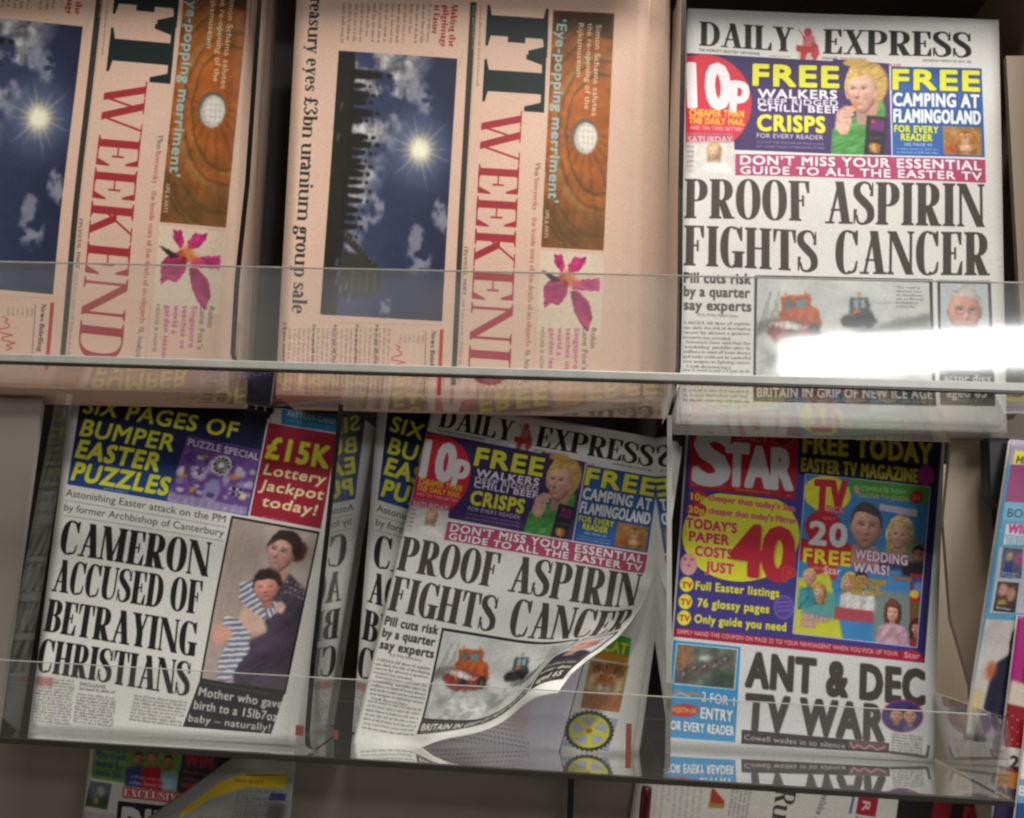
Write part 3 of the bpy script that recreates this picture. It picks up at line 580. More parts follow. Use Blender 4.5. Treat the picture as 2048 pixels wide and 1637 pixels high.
# ---------------------------------------------------------------- salmon broadsheet
def page_salmon():
    PK = 'e2bfaa'
    p = Page(P_FT, [(598, -60), (1300, -40), (1264, 812), (550, 797)], PK)
    DK, RD = '1e2a2a', 'a8323c'
    U = (1, .05)
    p.t("Treasury eyes £3bn uranium group sale", (622, -26), (584, 627), 27, '2b2f2e', ROM, U)
    # top left article
    for k, (tx, y1) in enumerate((("Making the", 98), ("pilgrimage", 98), ("at Easter", 72))): p.t(tx, (904-k*17, 13), (898-k*17, y1), 12, RD, HEAD, U)
    p.body((858, 12), (853, 92), (-172, -4), 15, 4.8, '5b5048', .7, 31)
    p.line([(926, 105), (918, 140)], .8, '806a5a', .6)
    # harbour picture: sky to the right, dark ground to the left
    r = Raster(440, 240, '2b3f74'); yy, xx = np.mgrid[0:240, 0:440]/240.0
    g = np.clip(yy, 0, 1)[..., None]; r.a = C('282c48')*(1-g)+C('424e72')*g
    sx, sy = .90, .32                                     # sun, in picture heights (picture stands upright here: x along, y down)
    f = fbm(240, 440, 46, 5, 5); m = np.clip((f-.40)*6, 0, 1)*np.clip((yy-.15-.42*xx)*4, 0, 1)*np.clip((1.35-xx)*2.4, 0, 1)+np.clip((f-.56)*8, 0, 1)*np.clip((yy-.55)*4, 0, 1)*.7
    m = np.clip(m, 0, 1)[..., None]; cl = C('8a8ea0')*(1-fbm(240, 440, 12, 6)[..., None])+C('cfc8ba')*fbm(240, 440, 18, 7)[..., None]; r.a = r.a*(1-m*.95)+cl*m*.95
    fz = fbm(240, 440, 15, 77, 5); Y_, X_ = np.mgrid[0:240, 0:440]; mm = np.zeros((240, 440))
    for cx, cy, rx, ry in ((76, 60, 30, 17), (60, 84, 26, 14), (262, 148, 26, 20), (292, 168, 20, 10), (262, 20, 26, 15), (284, 8, 18, 10), (306, 62, 24, 16), (334, 56, 34, 24), (420, 116, 24, 12), (130, 120, 30, 16)): mm = np.maximum(mm, np.clip(1.25-((X_-cx)/rx)**2-((Y_-cy)/ry)**2, 0, 1))
    mm = np.clip(mm*(fz-.36)*6, 0, 1)[..., None]; fy_ = fbm(240, 440, 9, 91, 4)[..., None]; r.a = r.a*(1-mm*.85)+(C('8f93ac')*(1-fy_)+C('bcbcc4')*fy_)*mm*.75
    cxs, cys = 160, 65
    r.ell(cxs, cys, 60, 60, '8090b0', .6, 24); r.ell(cxs, cys, 26, 26, 'e8dfba', .75, 10); r.ell(cxs, cys, 17, 17, 'fffbe0', 1, 4)
    for k in range(18):
        a = k*math.pi/9+.1; L = 44+(k % 3)*16; r.poly([(cxs+math.cos(a+.07)*12, cys+math.sin(a+.07)*12), (cxs+math.cos(a)*L, cys+math.sin(a)*L), (cxs+math.cos(a-.07)*12, cys+math.sin(a-.07)*12)], 'f0e8c4', .8, .8)
    gy = [206, 202, 205, 200, 203, 198, 204, 199, 206, 203, 208, 206, 210]; r.poly([(0, 240)]+[(k*440/12, y) for k, y in enumerate(gy)]+[(440, 240)], '262420', 1, 1)
    for (x, h, w) in ((38, 66, 13), (58, 30, 8), (74, 38, 12), (86, 34, 9), (104, 48, 12), (118, 28, 9), (146, 42, 10), (158, 50, 11), (172, 38, 9), (186, 30, 8), (196, 40, 9), (208, 36, 10), (222, 34, 8), (236, 42, 9), (252, 38, 8), (268, 30, 9), (282, 26, 8), (296, 30, 9), (312, 22, 8)):
        h *= 1.25; w *= 1.15; r.poly([(x-w*.55, 212), (x-w*.5, 206-h*.4), (x-w*.3, 206-h*.72), (x+w*.35, 206-h*.7), (x+w*.6, 206-h*.35), (x+w*.6, 212)], '201e1c', 1, .8); r.ell(x, 203-h*.84, w*.3, w*.4, '201e1c', 1, .6)
    r.line([(50, 160), (76, 148), (80, 144)], 2, '24221f'); r.line([(100, 170), (122, 158)], 2, '24221f')
    r.poly([(334, 206), (340, 160), (352, 138), (362, 130), (392, 128), (408, 150), (410, 206)], '3a3a36', 1, 1); r.poly([(300, 206), (352, 136), (360, 140), (318, 206)], '35342f', 1, 1)
    for k in range(9): r.line([(304+k*5, 200-k*7), (312+k*5, 202-k*7)], 1.5, '7b7f86', .8)
    for k in range(4): r.line([(366, 140+k*14), (400, 140+k*14)], 3, '51544f', .9)
    for x, y in ((392, 192), (398, 203), (386, 211), (372, 208), (356, 212), (150, 228), (96, 224), (410, 186)): r.line([(x-7, y), (x+6, y+3)], 3, '9aa2b2', .6, 1)
    r.organic(.7, 7, .05, 10, .05)
    ro = Raster(240, 440, 'ffffff'); ro.a = np.ascontiguousarray(np.rot90(r.a, -1))  # turned clockwise with the page
    p.paste(ro, [(678, 103), (915, 122), (884, 644), (641, 630)])
    # band and masthead
    p.poly([(941, 8), (953, 8), (911, 770), (901, 770)], '3b3833'); p.body((945.5, 14), (944, 104), (0, 0), 1, 4, 'cdb5a2', .8, 3); p.line([(955, 10), (914, 770)], .8, '8a7466', .6)
    p.body((960, 14), (953, 180), (0, 0), 1, 3.6, '6a5a50', .6, 6)
    p.t("F", (975, 13), (970, 111), 122, DK, FTB, U); p.t("T", (970, 108), (964, 222), 122, DK, FTB, U)
    p.t("WEEKEND", (965, 222), (934, 767), 79, RD, FTW, U)
    p.t("Plus", (1071, 332), (1069, 358), 10, '6f6156', ROM, (1, -.18)); p.t("Berezovsky – the inside story of the death of an oligarch", (1068.5, 362), (1051, 694), 10, 'b7665c', ROM, (1, -.18)); p.t("A1, Analysis", (1051, 700), (1046, 765), 10, '6f6156', ROM, (1, -.18))
    p.t("FINANCIAL TIMES", (930, 497), (926, 592), 6, '5b5048', ROM, U); p.body((925.5, 598), (915, 770), (0, 0), 1, 4.5, '6a5a50', .6, 12)
    # ceiling picture
    r = Raster(480, 124, 'a05a26'); f = fbm(124, 480, 30, 21, 5)[..., None]; r.a = C('7a4a22')*(1-f)+C('bf6a2c')*f
    r.ell(235, 60, 110, 60, 'bb6426', .8, 16)
    for k in range(11):
        a = -1.5+k*.33; r.line([(255+math.cos(a)*30, 45+math.sin(a)*26), (255+math.cos(a)*200, 45+math.sin(a)*150)], 3, '4c341e', .5, 1.5)
    for rr in (78, 96, 104, 130, 150, 158): 
        t = np.linspace(-.3, 3.4, 30); r.line([(250+math.cos(a)*rr*1.55, 20+math.sin(a)*rr*.85) for a in t], 3.5 if rr % 2 else 5, '5b4526' if rr != 104 else '8a7a46', .7, 1.2)
        r.line([(250+math.cos(a)*(rr+5)*1.55, 20+math.sin(a)*(rr+5)*.85) for a in t], 2, 'a98a50', .6, 1)
    r.poly([(0, 0), (60, 0), (30, 60), (50, 124), (0, 124)], '2c2018', .8, 8); r.poly([(400, 0), (480, 0), (480, 124), (380, 124), (430, 60)], '57462c', .55, 14); r.organic(2.0, 12, .14, 13, .05)
    r.ell(258, 50, 36, 26, '6a625a', 1, 1.5); r.ell(262, 48, 32, 22, 'c9c4ba', 1, 1); r.ell(260, 44, 28, 18, 'efe9dc', 1, 1)
    for k in range(5): r.line([(236+k*12, 28), (236+k*12, 60)], 1.2, '9a948a', .7)
    for k in range(3): r.line([(232, 34+k*9), (290, 34+k*9)], 1.2, '9a948a', .7)
    ro = Raster(124, 480, 'ffffff'); ro.a = np.ascontiguousarray(np.rot90(r.a, -1)); p.paste(ro, [(1106, 22), (1228, 27), (1206, 503), (1082, 498)])
    p.t("‘Eye-popping merriment’", (1114, 40), (1096, 408), 20, '9fc3c6', 'k', U)
    p.t("Simon Schama salutes", (1192, 50), (1183, 233), 11, 'e8dccb', 'b', U); p.t("the re-opening of the", (1175, 47), (1168, 220), 11, 'e8dccb', 'b', U); p.t("Rijksmuseum", (1157, 47), (1152, 155), 11, 'e8dccb', 'b', U); p.t("LIFE & ARTS", (1091, 425), (1088, 479), 7.5, 'e8dccb', 'b', U)
    # orchid
    p.poly([(1081, 508), (1206, 514), (1203, 556), (1078, 548)], 'e6d3bc', .5)
    r = Raster(264, 330, 'e4cfb8'); o_ = lambda q: [((x-1078)*2, (y-502)*2) for x, y in q]
    for k, pts in enumerate(([(1106, 505), (1113, 510), (1121, 505), (1131, 532), (1124, 545), (1108, 528)], [(1150, 508), (1161, 513), (1174, 507), (1170, 524), (1158, 540), (1138, 545), (1136, 530)], [(1128, 545), (1100, 560), (1087, 578), (1090, 618), (1104, 608), (1120, 611), (1136, 590), (1138, 560)],
                [(1142, 560), (1170, 556), (1203, 549), (1203, 577), (1180, 577), (1148, 578)], [(1142, 580), (1160, 580), (1182, 600), (1190, 630), (1181, 661), (1165, 645), (1150, 615)])):
        r.cloth(o_(pts), ('b42c68', 'b83070', 'a82a66', 'c03a78', 'a82864')[k], 12, .38, 20+k, 3.5, 1.0, .4+k*.5)
    r.ell(116, 108, 30, 32, 'd8743a', .9, 8); r.ell(108, 128, 13, 16, '8c2438', .95, 3); r.ell(152, 122, 26, 14, 'dc6a58', .7, 8); [r.line([(116, 112), (116+math.cos(q)*34, 108+math.sin(q)*34)], 2.5, 'e09a4a', .6, 1.5) for q in np.linspace(-2.4, .6, 7)]
    r.cloth(o_([(1080, 542), (1100, 548), (1122, 562), (1106, 566)]), '34302a', 8, .3, 4, 2, 2); r.organic(2.6, 9, .03, 15, .02)
    p.paste(r, [(1081, 504), (1207, 512), (1201, 672), (1074, 664)])
    for k, (tx, col, y1) in enumerate((("Robin", '5b564c', 697), ("Lane Fox’s", '5b564c', 741), ("Singapore", 'b03a7c', 738), ("teaches us", 'b03a7c', 740), ("world a", 'b03a7c', 712), ("garden lesson", 'b03a7c', 765))): p.t(tx, (1182-k*16.6, 657), (1180-k*16.8, y1), 10.5, col, 'b', U)
    p.t("HOUSE & HOME", (1082, 656), (1078, 748), 7, '6f6156', 'b', U); p.line([(1070, 655), (1064, 770)], 1, 'a88a78', .6)
    # briefing column, red bar, chart
    p.poly([(880, 660), (887, 660), (880, 790), (873, 790)], 'b8323a'); p.t("News Briefing", (863, 663), (858, 755), 9, '4c4238', HEAD, U); p.line([(852, 663), (847, 790)], 1.2, '5b5048')
    rr = random.Random(3); q = [(790, 690)]
    for k in range(14): q.append((790+rr.uniform(-8, 26), 690+k*5))
    p.line(q, 2.2, 'c2403c', .9)
    for k in range(6): p.body((844-k*9, 672), (843-k*9, 690), (0, 0), 1, 4, '6a5a50', .6, k)
    p.t("Chess mentalities", (567, 646), (563, 765), 6.5, '4c4238', HEAD, U)
    p.body((776, 658), (770, 790), (-198, 0), 22, 4.6, '6a5a50', .62, 40, .8)
    for x in (626, 668, 712, 752): p.t("Pre to pay all vine", (x, 650), (x-3, 730), 5.5, '4c4238', HEAD, U)
    p.line([(540+96, 645), (884, 652)], .8, '8a7466', .5)
    return p

# ---------------------------------------------------------------- white tabloid with the four-line headline
def page_betray():
    p = Page(P_CAM, [(148, 760), (697, 838), (583, 1490), (56, 1462)], WHITE)
    U = (.18, -1); I = (.36, -1)
    YE = 'dfe03a'
    p.poly([(168, 764), (540, 824), (496, 1033), (135, 969)], '1b2450'); BX = [(168, 764), (540, 824), (496, 1033), (135, 969)]; p.shade(BX, [(120, 905), (520, 965), (500, 1070), (115, 1000)], '2a4a92', .95, 20); p.shade(BX, [(130, 700), (560, 780), (530, 870), (120, 826)], '0c0e20', .85, 14)
    p.t("SIX PAGES OF", (166, 826), (470, 876), 33, YE, 'k', I); p.t("BUMPER", (160, 871), (345, 904), 35, YE, 'k', I); p.t("EASTER", (151, 914), (316, 944), 37, YE, 'x', I); p.t("PUZZLES", (143, 959), (334, 992), 37, YE, 'x', I)
    p.body((208, 980), (258, 989), (0, 0), 1, 4, 'b8c8e8', .8, 3)
    r = Raster(160, 150, '6a4a94'); r.noise(.12, 18, 4); r.noise(.10, 6, 5)
    rr = random.Random(4)
    for k in range(26): r.ell(rr.uniform(4, 156), rr.uniform(34, 120), rr.uniform(5, 12), rr.uniform(4, 9), rr.choice(['dcdcd8', 'c8c4d4', 'd0a030', '58a048', '9a88c0', 'dcdcd8', 'd8902c']), .85, 1.5)
    r.ell(88, 50, 22, 22, 'd8d8d4', 1, 1)
    for k in range(12): a = k*math.pi/6; r.ell(88+math.cos(a)*15, 50+math.sin(a)*15, 3, 3, '1e1c22', 1, .6); r.ell(88+math.cos(a+.26)*9, 50+math.sin(a+.26)*9, 2, 2, '1e1c22', 1, .6)
    for cx, cy in ((38, 62), (120, 92)):
        for k in range(8): r.poly([(cx+(k % 4)*6, cy+(k//4)*12), (cx+5+(k % 4)*6, cy+(k//4)*12), (cx+5+(k % 4)*6, cy+5+(k//4)*12), (cx+(k % 4)*6, cy+5+(k//4)*12)], '201e24' if k % 2 else 'dcdcd8', .9)
    r.ell(84, 108, 17, 26, '9c94c8', 1, 2); r.ell(60, 72, 5, 20, 'b4a4cc', 1, 2, .25); r.ell(104, 74, 5, 20, 'b4a4cc', 1, 2, -.25); r.ell(84, 118, 8, 6, '55407a', 1, 2); r.poly([(0, 128), (160, 128), (160, 150), (0, 150)], 'b9aed0', .9, 2)
    for k in range(9): r.poly([(6+k*17, 131), (17+k*17, 131), (16+k*17, 145), (6+k*17, 145)], '8f7cae', .7, 1.5)
    r.organic(1.8, 7, .08, 6, .06); p.paste(r, [(376, 872), (521, 900), (493, 1031), (334, 1005)]); p.poly([(377, 872), (521, 900), (518, 925), (373, 893)], '4a3674', .8, 1)
    p.t("PUZZLE SPECIAL", (376, 891), (516, 921), 14.5, 'dad6e4', 'k', (.16, -1))
    p.poly([(534, 824+21), (674, 869), (641, 1058), (500, 1032)], '9e1f38'); p.line([(536, 836), (498, 1036)], 3.5, 'd8d6d2')
    p.t("£15K", (531, 914), (654, 936), 44, YE, 'x', (.22, -1)); p.t("Lottery", (526, 948), (648, 969), 22, 'e9e0a8', 'k', I); p.t("Jackpot", (518, 979), (644, 1000), 22, 'e9e0a8', 'k', I); p.t("today!", (522, 1012), (630, 1031), 22, 'e9e0a8', 'k', I); p.body((524, 1036), (575, 1045), (0, 6), 2, 3, 'd8a0a8', .8, 5)
    p.poly([(563, 790), (684, 806), (673, 866), (561, 848)], '2d7fb4', 1, 1); p.t("KNITTING", (592, 820), (658, 830), 11, 'cfe0ec', 'k', (.15, -1)); p.t("PATTERN CARD", (574, 832), (669, 848), 11, 'cfe0ec', 'k', (.15, -1)); p.body((573, 841), (664, 856), (0, 0), 1, 3, 'a8cce0', .8, 5)
    for k in range(3): p.ell(502+k*18, 814+k*3, 8, 9, '1c1a18', 1, 1)
    p.t("SATURDAY 30", (300, 805), (398, 821), 5, '2a2826', 'b', (.15, -1)); p.body((522, 834), (540, 838), (0, 0), 1, 6, '2a2826', .9, 5)
    p.t("Astonishing Easter attack on the PM", (131, 992), (452, 1047), 15, '4b4843', 'r', U); p.t("by former Archbishop of Canterbury", (128, 1021), (449, 1075), 15, '4b4843', 'r', U)
    p.line([(130, 1001), (452, 1056)], 1, '77736c'); p.line([(127, 1031), (448, 1084)], 1, '77736c')
    for tx, a, b, h in (("CAMERON", (117, 1106), (419, 1156), 67), ("ACCUSED OF", (103, 1182), (402, 1231), 65), ("BETRAYING", (87, 1262), (393, 1314), 65), ("CHRISTIANS", (72, 1342), (378, 1393), 66)): p.t(tx, a, b, h, '1f1e20', Serif(19, 4, 4.5, .94), U)
    # mother holding a baby
    r = Raster(230, 380, 'b8aaa4'); r.a[:, :] = C('b9aba6'); r.noise(.03, 60, 3); r.poly([(0, 0), (90, 0), (70, 380), (0, 380)], 'a8968e', .6, 10)
    for k in range(5): r.line([(20+k*16, 0), (12+k*16, 300)], 3, '9a8880', .4, 2)
    r.poly([(95, 380), (90, 300), (120, 230), (100, 170), (130, 130), (175, 108), (218, 140), (230, 200), (226, 380)], '4b4152', 1, 3); r.poly([(60, 300), (100, 250), (130, 300), (130, 380), (80, 380)], '4a4050', 1, 3)
    r.cloth([(92, 380), (88, 300), (118, 232), (104, 180), (128, 134), (172, 110), (216, 138), (230, 190), (228, 380)], '4a4150', 22, .30, 6, 3, 2.5, .9)
    for row, (y, n_) in enumerate(((126, 7), (138, 8), (150, 8))):
        for k in range(n_): r.ell(134+k*12, y+abs(3.5-k)*3, 4.2, 2.6, ('b8b0ae', '7a6a70', 'a49a9c')[(k+row) % 3], .85, .9)
    r.ell(188, 52, 19, 27, '5b2c28', 1, 3, .4); r.ell(156, 40, 38, 36, '33241f', 1, 2); r.ell(150, 112, 19, 24, 'c8978a', 1, 4)
    r.head(141, 62, 35, 47, 'dfb0a2', '3a2a26', 0, -.45, .08, .9, seed=12)
    r.cloth([(110, 48), (116, 22), (144, 12), (178, 22), (188, 56), (176, 66), (166, 38), (140, 26)], '382824', 6, .3, 4, 4, 2.0)
    def stripes(poly, ang, step):
        P0 = np.array(poly, float); cv = r.cover([P0], 1.0)
        if cv is None: return
        y0, x0, c = cv; yy, xx = np.mgrid[y0:y0+c.shape[0], x0:x0+c.shape[1]]
        s = (np.sin((xx*math.cos(ang)+yy*math.sin(ang))*2*math.pi/step) > 0)[..., None]; col = np.where(s, C('6e7690'), C('d9d8dc')); c = c[..., None]
        r.a[y0:y0+c.shape[0], x0:x0+c.shape[1]] = r.a[y0:y0+c.shape[0], x0:x0+c.shape[1]]*(1-c)+col*c
    r.poly([(70, 200), (120, 200), (140, 250), (95, 280), (60, 250)], 'd4b4a0', 1, 3)
    stripes([(52, 150), (96, 132), (120, 150), (150, 190), (130, 225), (84, 205), (56, 190)], .9, 13); stripes([(120, 195), (150, 175), (166, 190), (140, 222)], -.6, 11)
    stripes([(28, 232), (60, 232), (100, 262), (104, 300), (84, 330), (66, 380), (38, 380), (32, 330), (50, 290), (24, 262)], 1.35, 12)
    r.poly([(10, 250), (46, 256), (58, 274), (26, 300), (6, 292)], 'dba78e', .95, 3)
    r.ell(122, 140, 38, 33, '3a2a28', 1, 3); r.head(120, 152, 32, 31, 'dc9a90', '3a2a28', 0, -.1, -.25, .3, seed=3, closed=True); r.cloth([(86, 136), (94, 114), (122, 104), (150, 114), (158, 138), (140, 126), (112, 122)], '3a2a28', 6, .3, 4, 3, 2.5)
    r.cloth([(150, 182), (166, 174), (178, 186), (170, 204), (152, 202)], 'dfb0a2', 7, .15, 5, 1, 2)
    r.poly([(104, 260), (140, 270), (200, 240), (216, 262), (150, 300), (100, 290)], '53485a', .5, 7); r.organic(1.0, 9, .05, 8, .04)
    p.poly([(464, 1033), (639, 1064), (570, 1388), (400, 1360)], '1c1b1c'); p.paste(r, [(467, 1038), (635, 1068), (567, 1380), (404, 1358)])
    p.poly([(402, 1356), (568, 1386), (541, 1467), (365, 1453)], '1d1c1e'); p.body((405, 1366), (545, 1390), (0, 0), 1, 3, '9a9894', .7, 3)
    for tx, a, b, h in (("Mother who gave", (397, 1391), (562, 1416), 18), ("birth to a 15lb7oz", (387, 1417), (552, 1442), 18), ("baby – naturally!", (376, 1442), (538, 1462), 15)): p.t(tx, a, b, h, 'dcdcda', 'k', (.2, -1))
    p.body((72, 1358), (152, 1366), (-10, 84), 15, 4, '4b4843', .75, 5); p.body((155, 1390), (235, 1400), (-9, 54), 10, 4, '4b4843', .75, 6); p.body((270, 1394), (376, 1408), (-12, 46), 8, 4, '4b4843', .75, 7)
    p.t("EXCLUSIVE", (162, 1371), (212, 1378), 7, '3a3733', 'k', U); p.body((160, 1380), (232, 1388), (0, 0), 1, 4.5, '3a3733', .8, 9); p.poly([(74, 1352), (110, 1356), (106, 1374), (70, 1370)], 'a8403c', .5, 2)
    return p

# ---------------------------------------------------------------- red and purple tabloid
def page_star():
    p = Page(P_STAR, [(1378, 800), (1886, 836), (1864, 1526), (1328, 1496)], 'd9dadb')
    U = (.06, -1); YE = 'e6e436'; RD = 'c4243c'
    p.poly([(1381, 815), (1886, 850), (1848, 1326), (1347, 1273)], '43388a'); p.shade([(1381, 815), (1886, 850), (1848, 1326), (1347, 1273)], [(1846, 840), (1900, 844), (1868, 1340), (1835, 1335)], '1c1a50', .85, 8)
    p.poly([(1384, 800), (1600, 816), (1589, 1000), (1377, 976)], 'b3182c')
    p.t("S", (1388, 965), (1453, 968), 108, 'd3d4d6', 'x', (.09, -1)); p.t("TAR", (1452, 969), (1581, 979), 82, 'd3d4d6', 'x', (.05, -1), track=1.0)
    p.poly([(1466, 884), (1500, 886), (1500, 900), (1464, 898)], 'd3d4d6'); p.t("DAILY", (1474, 880), (1536, 886), 17, 'b9868c', 'b', U)
    p.ell(1569, 866, 25, 30, '8a6a1c', 1, 1, .3); p.ell(1569, 866, 20, 25, '7c1a20', 1, 1, .3); p.ell(1569, 872, 16, 6, 'c49a24', .7, 1.5); p.line([(1552, 852), (1586, 858)], 3, 'c49a24', .7)
    p.t("SATURDAY, MARCH 30, 2013", (1380, 970), (1452, 978), 4, 'e0b0b4', 'b', U); p.t("www.dailystar.co.uk", (1471, 981), (1540, 989), 5, YE, 'b', U); p.t("40p", (1572, 994), (1581, 995), 4, 'e0b0b4', 'b', U)
    p.poly([(1598, 816), (1884, 850), (1868, 978), (1597, 950)], '12101c')
    p.t("FREE TODAY", (1606, 905), (1862, 928), 41, 'b6ab22', 'x', U); p.t("EASTER TV MAGAZINE", (1602, 942), (1834, 966), 27, 'b0a624', 'x', U); p.ell(1851, 952, 17, 21, '9c2c8a', 1, 1)
    # yellow disc with the price
    cir = [(1481+117*math.cos(a), 1071+93*math.sin(a)) for a in np.linspace(0, 2*math.pi, 50)]; cir = [(max(x, 1364), max(y, 980+(x-1377)*.115)) for x, y in cir]; p.poly(cir, YE)
    p.ell(1396, 993, 17, 13, RD, 1, .6); p.ell(1393, 1020, 20, 14, RD, 1, .6); p.t("10p", (1382, 999), (1410, 1003), 14, YE, 'x', U); p.t("30p", (1377, 1025), (1408, 1029), 14, YE, 'x', U)
    p.t("cheaper than today’s Sun", (1417, 1001), (1588, 1024), 12.5, 'cf3c50', 'k', U, 'f0c8b0', 1); p.t("cheaper than today’s Mirror", (1417, 1027), (1592, 1049), 12.5, 'cf3c50', 'k', U, 'f0c8b0', 1)
    for tx, a, b in (("TODAY’S", (1372, 1055), (1472, 1067)), ("PAPER", (1378, 1082), (1457, 1091)), ("COSTS", (1390, 1111), (1463, 1119)), ("JUST", (1411, 1142), (1466, 1149))): p.t(tx, a, b, 20, 'cf2c44', 'k', U, 'f2d0b8', 1)
    for tx, a, b, h in (("4", (1464, 1145), (1520, 1152), 100), ("0", (1525, 1156), (1581, 1160), 104)): p.t(tx, (a[0]+3, a[1]+2), (b[0]+3, b[1]+2), h, '7a6c28', 'x', U, alpha=.5, soft=2); p.t(tx, a, b, h, RD, 'x', U)
    p.t("p", (1566, 1152), (1588, 1155), 26, RD, 'x', U, 'c88c34', 1)
    p.ell(1377, 1129, 17, 22, 'e2a4ac', 1, .8); [p.ell(1370+k*7, 1118+(k*13) % 24, 3, 3, 'c84c5a', .9, .8) for k in range(3)]
    p.ell(1567, 1215, 20, 24, '8a76c0', .8, 1); p.ell(1567, 1215, 17, 21, '5a48a0', 1, 1); [p.line([(1553, 1206+k*8), (1582, 1204+k*8)], 2, '8a76c0', .8) for k in range(3)]
    for k, (tx, x0, x1) in enumerate((("Full Easter listings", 1391, 1557), ("76 glossy pages", 1395, 1537), ("Only guide you need", 1389, 1571))):
        yy = (1179, 1213, 1245)[k]; p.ell(1373-k*2.5, yy-10+k*0.5, 14, 15, YE, 1, .7); p.t("TV", (1364-k*2.5, yy-4), (1383-k*2.5, yy-2), 12, RD, 'x', U); p.t(tx, (x0, yy), (x1, yy+(x1-x0)*.095), 17, YE, 'x', U)
    p.poly([(1348, 1255), (1842, 1306), (1846, 1325), (1347, 1273)], 'a81c34'); p.t("SIMPLY HAND THE COUPON ON PAGE 22 TO YOUR NEWSAGENT WHEN YOU PICK UP YOUR", (1354, 1267), (1795, 1312), 9, 'e9dfe0', 'k', U); p.ell(1821, 1311, 18, 11, 'c4243c', 1, 1); p.t("Star", (1808, 1315), (1838, 1318), 12, 'e9d0d4', 'k', U)
    # glossy television magazine cover
    r = Raster(500, 690, '3f86c4'); r.noise(.05, 60, 3); r.poly([(180, 0), (500, 0), (500, 70), (180, 60)], '4a9a3a', 1, 2); r.ell(90, 80, 95, 82, YE, 1, 1.5); r.ell(206, 48, 12, 20, 'c9a080', 1, 2)
    r.poly([(200, 290), (300, 290), (310, 320), (340, 350), (340, 380), (160, 380), (160, 345)], 'bd8a7a', 1, 6); r.head(250, 212, 58, 94, 'dcaa98', '4a4446', 0, .15, .03, .1, seed=31)
    r.cloth([(310, 340), (350, 300), (430, 290), (460, 330), (450, 380), (310, 380)], '3e4870', 16, .3, 5); r.head(385, 232, 38, 54, 'dcab9a', 'd4b880', 1, -.25, .1, .9, seed=17); r.ell(450, 300, 46, 60, '6e7a62', 1, 6); face(r, 462, 310, 26, 40, '8a5c48', '1e1a18'); r.poly([(400, 340), (500, 330), (500, 400), (400, 400)], '1d1a22', 1, 5)
    r.poly([(300, 100), (450, 108), (448, 140), (298, 128)], 'd8c4cc', .9, 1); r.ell(86, 230, 74, 74, 'bb1f2e', 1, 1); r.poly([(0, 290), (200, 290), (200, 385), (0, 385)], 'c0202e', 1, 1)
    r.poly([(36, 385), (150, 385), (150, 450), (36, 450)], 'c23040', 1, 1); r.poly([(0, 460), (120, 420), (190, 690), (0, 690)], 'c8cc3c', 1, 3); r.ell(100, 560, 90, 60, '4c9aa8', .9, 8)
    face(r, 46, 450, 24, 32, 'd9ac98', 'cfae64', 0); face(r, 86, 512, 22, 28, 'dcae9c', 'b8904c', 1); r.cloth([(10, 500), (60, 490), (84, 560), (10, 590)], '3c8c9c', 12, .3, 5)
    face(r, 200, 460, 22, 30, 'd6a493', 'c8a468', 1); face(r, 244, 440, 24, 34, 'c08a74', '2c2422', 0); r.cloth([(170, 506), (200, 492), (290, 478), (312, 520), (310, 566), (170, 566)], 'd4d4d6', 14, .22, 7); r.poly([(150, 560), (300, 560), (300, 610), (150, 610)], 'b8424c', .9, 2)
    r.poly([(300, 470), (440, 470), (440, 690), (300, 690)], '7c8a80', .9, 3); face(r, 370, 560, 24, 36, 'd6a493', '6a3c2a', 1); r.cloth([(320, 620), (350, 602), (396, 602), (420, 616), (440, 690), (310, 690)], 'c49cb0', 14, .25, 7)
    r.poly([(430, 385), (500, 385), (500, 690), (440, 690)], 'b01c2c', 1, 1); r.poly([(438, 400), (492, 400), (492, 480), (438, 480)], '3a4a8c', 1, 3); r.ell(464, 440, 18, 24, '6a8ac8', .9, 4); r.ell(450, 470, 18, 18, 'e0c23c', 1, 2); r.poly([(440, 500), (494, 500), (494, 570), (440, 570)], '6a5c34', 1, 3)
    face(r, 458, 610, 17, 25, 'c89078', '4a2420', 1); face(r, 484, 606, 15, 22, 'd8b078', 'c8a050', 0); r.poly([(440, 650), (500, 640), (500, 690), (440, 690)], '8c3038', 1, 3)
    r.organic(1.0, 10, .05, 9, .04)
    p.paste(r, [(1610, 949), (1860, 975), (1833, 1295), (1585, 1267)], (2, 'b8c0dc'))
    for tx, a, b, h, c, f, o in (("TV", (1628, 1021), (1688, 1024), 62, RD, 'x', None), ("PICK", (1652, 1025), (1687, 1028), 12, 'e8b0c0', 'k', RD), ("COMPLETE 7-DAY", (1720, 982), (1812, 990), 9, 'b8d8a0', 'k', None), ("EASTER TV GUIDE", (1716, 996), (1816, 1004), 9, 'd0c83c', 'k', None), ("ONLY", (1644, 1040), (1670, 1042), 6, 'e9c8cc', 'k', None),
                            ("20", (1618, 1088), (1690, 1094), 46, 'e3dfe2', 'x', None), ("FREE", (1606, 1124), (1698, 1133), 28, YE, 'x', None), ("WITH THE", (1622, 1140), (1650, 1143), 7, 'e9c8cc', 'k', None), ("Star", (1647, 1147), (1680, 1150), 15, 'e6e4e8', 'k', None),
                            ("WEDDING", (1709, 1118), (1813, 1131), 20, 'e3c8da', 'x', '5a3050'), ("WARS!", (1705, 1143), (1776, 1151), 19, 'e3c8da', 'x', '5a3050'), ("WILL RONNIE", (1697, 1163), (1771, 1172), 11, 'dcae2c', 'k', '7a6a50'), ("RUIN THE", (1705, 1175), (1757, 1182), 11, 'dcae2c', 'k', '7a6a50'), ("BIG DAY?", (1703, 1188), (1760, 1194), 11, 'dcae2c', 'k', '7a6a50'),
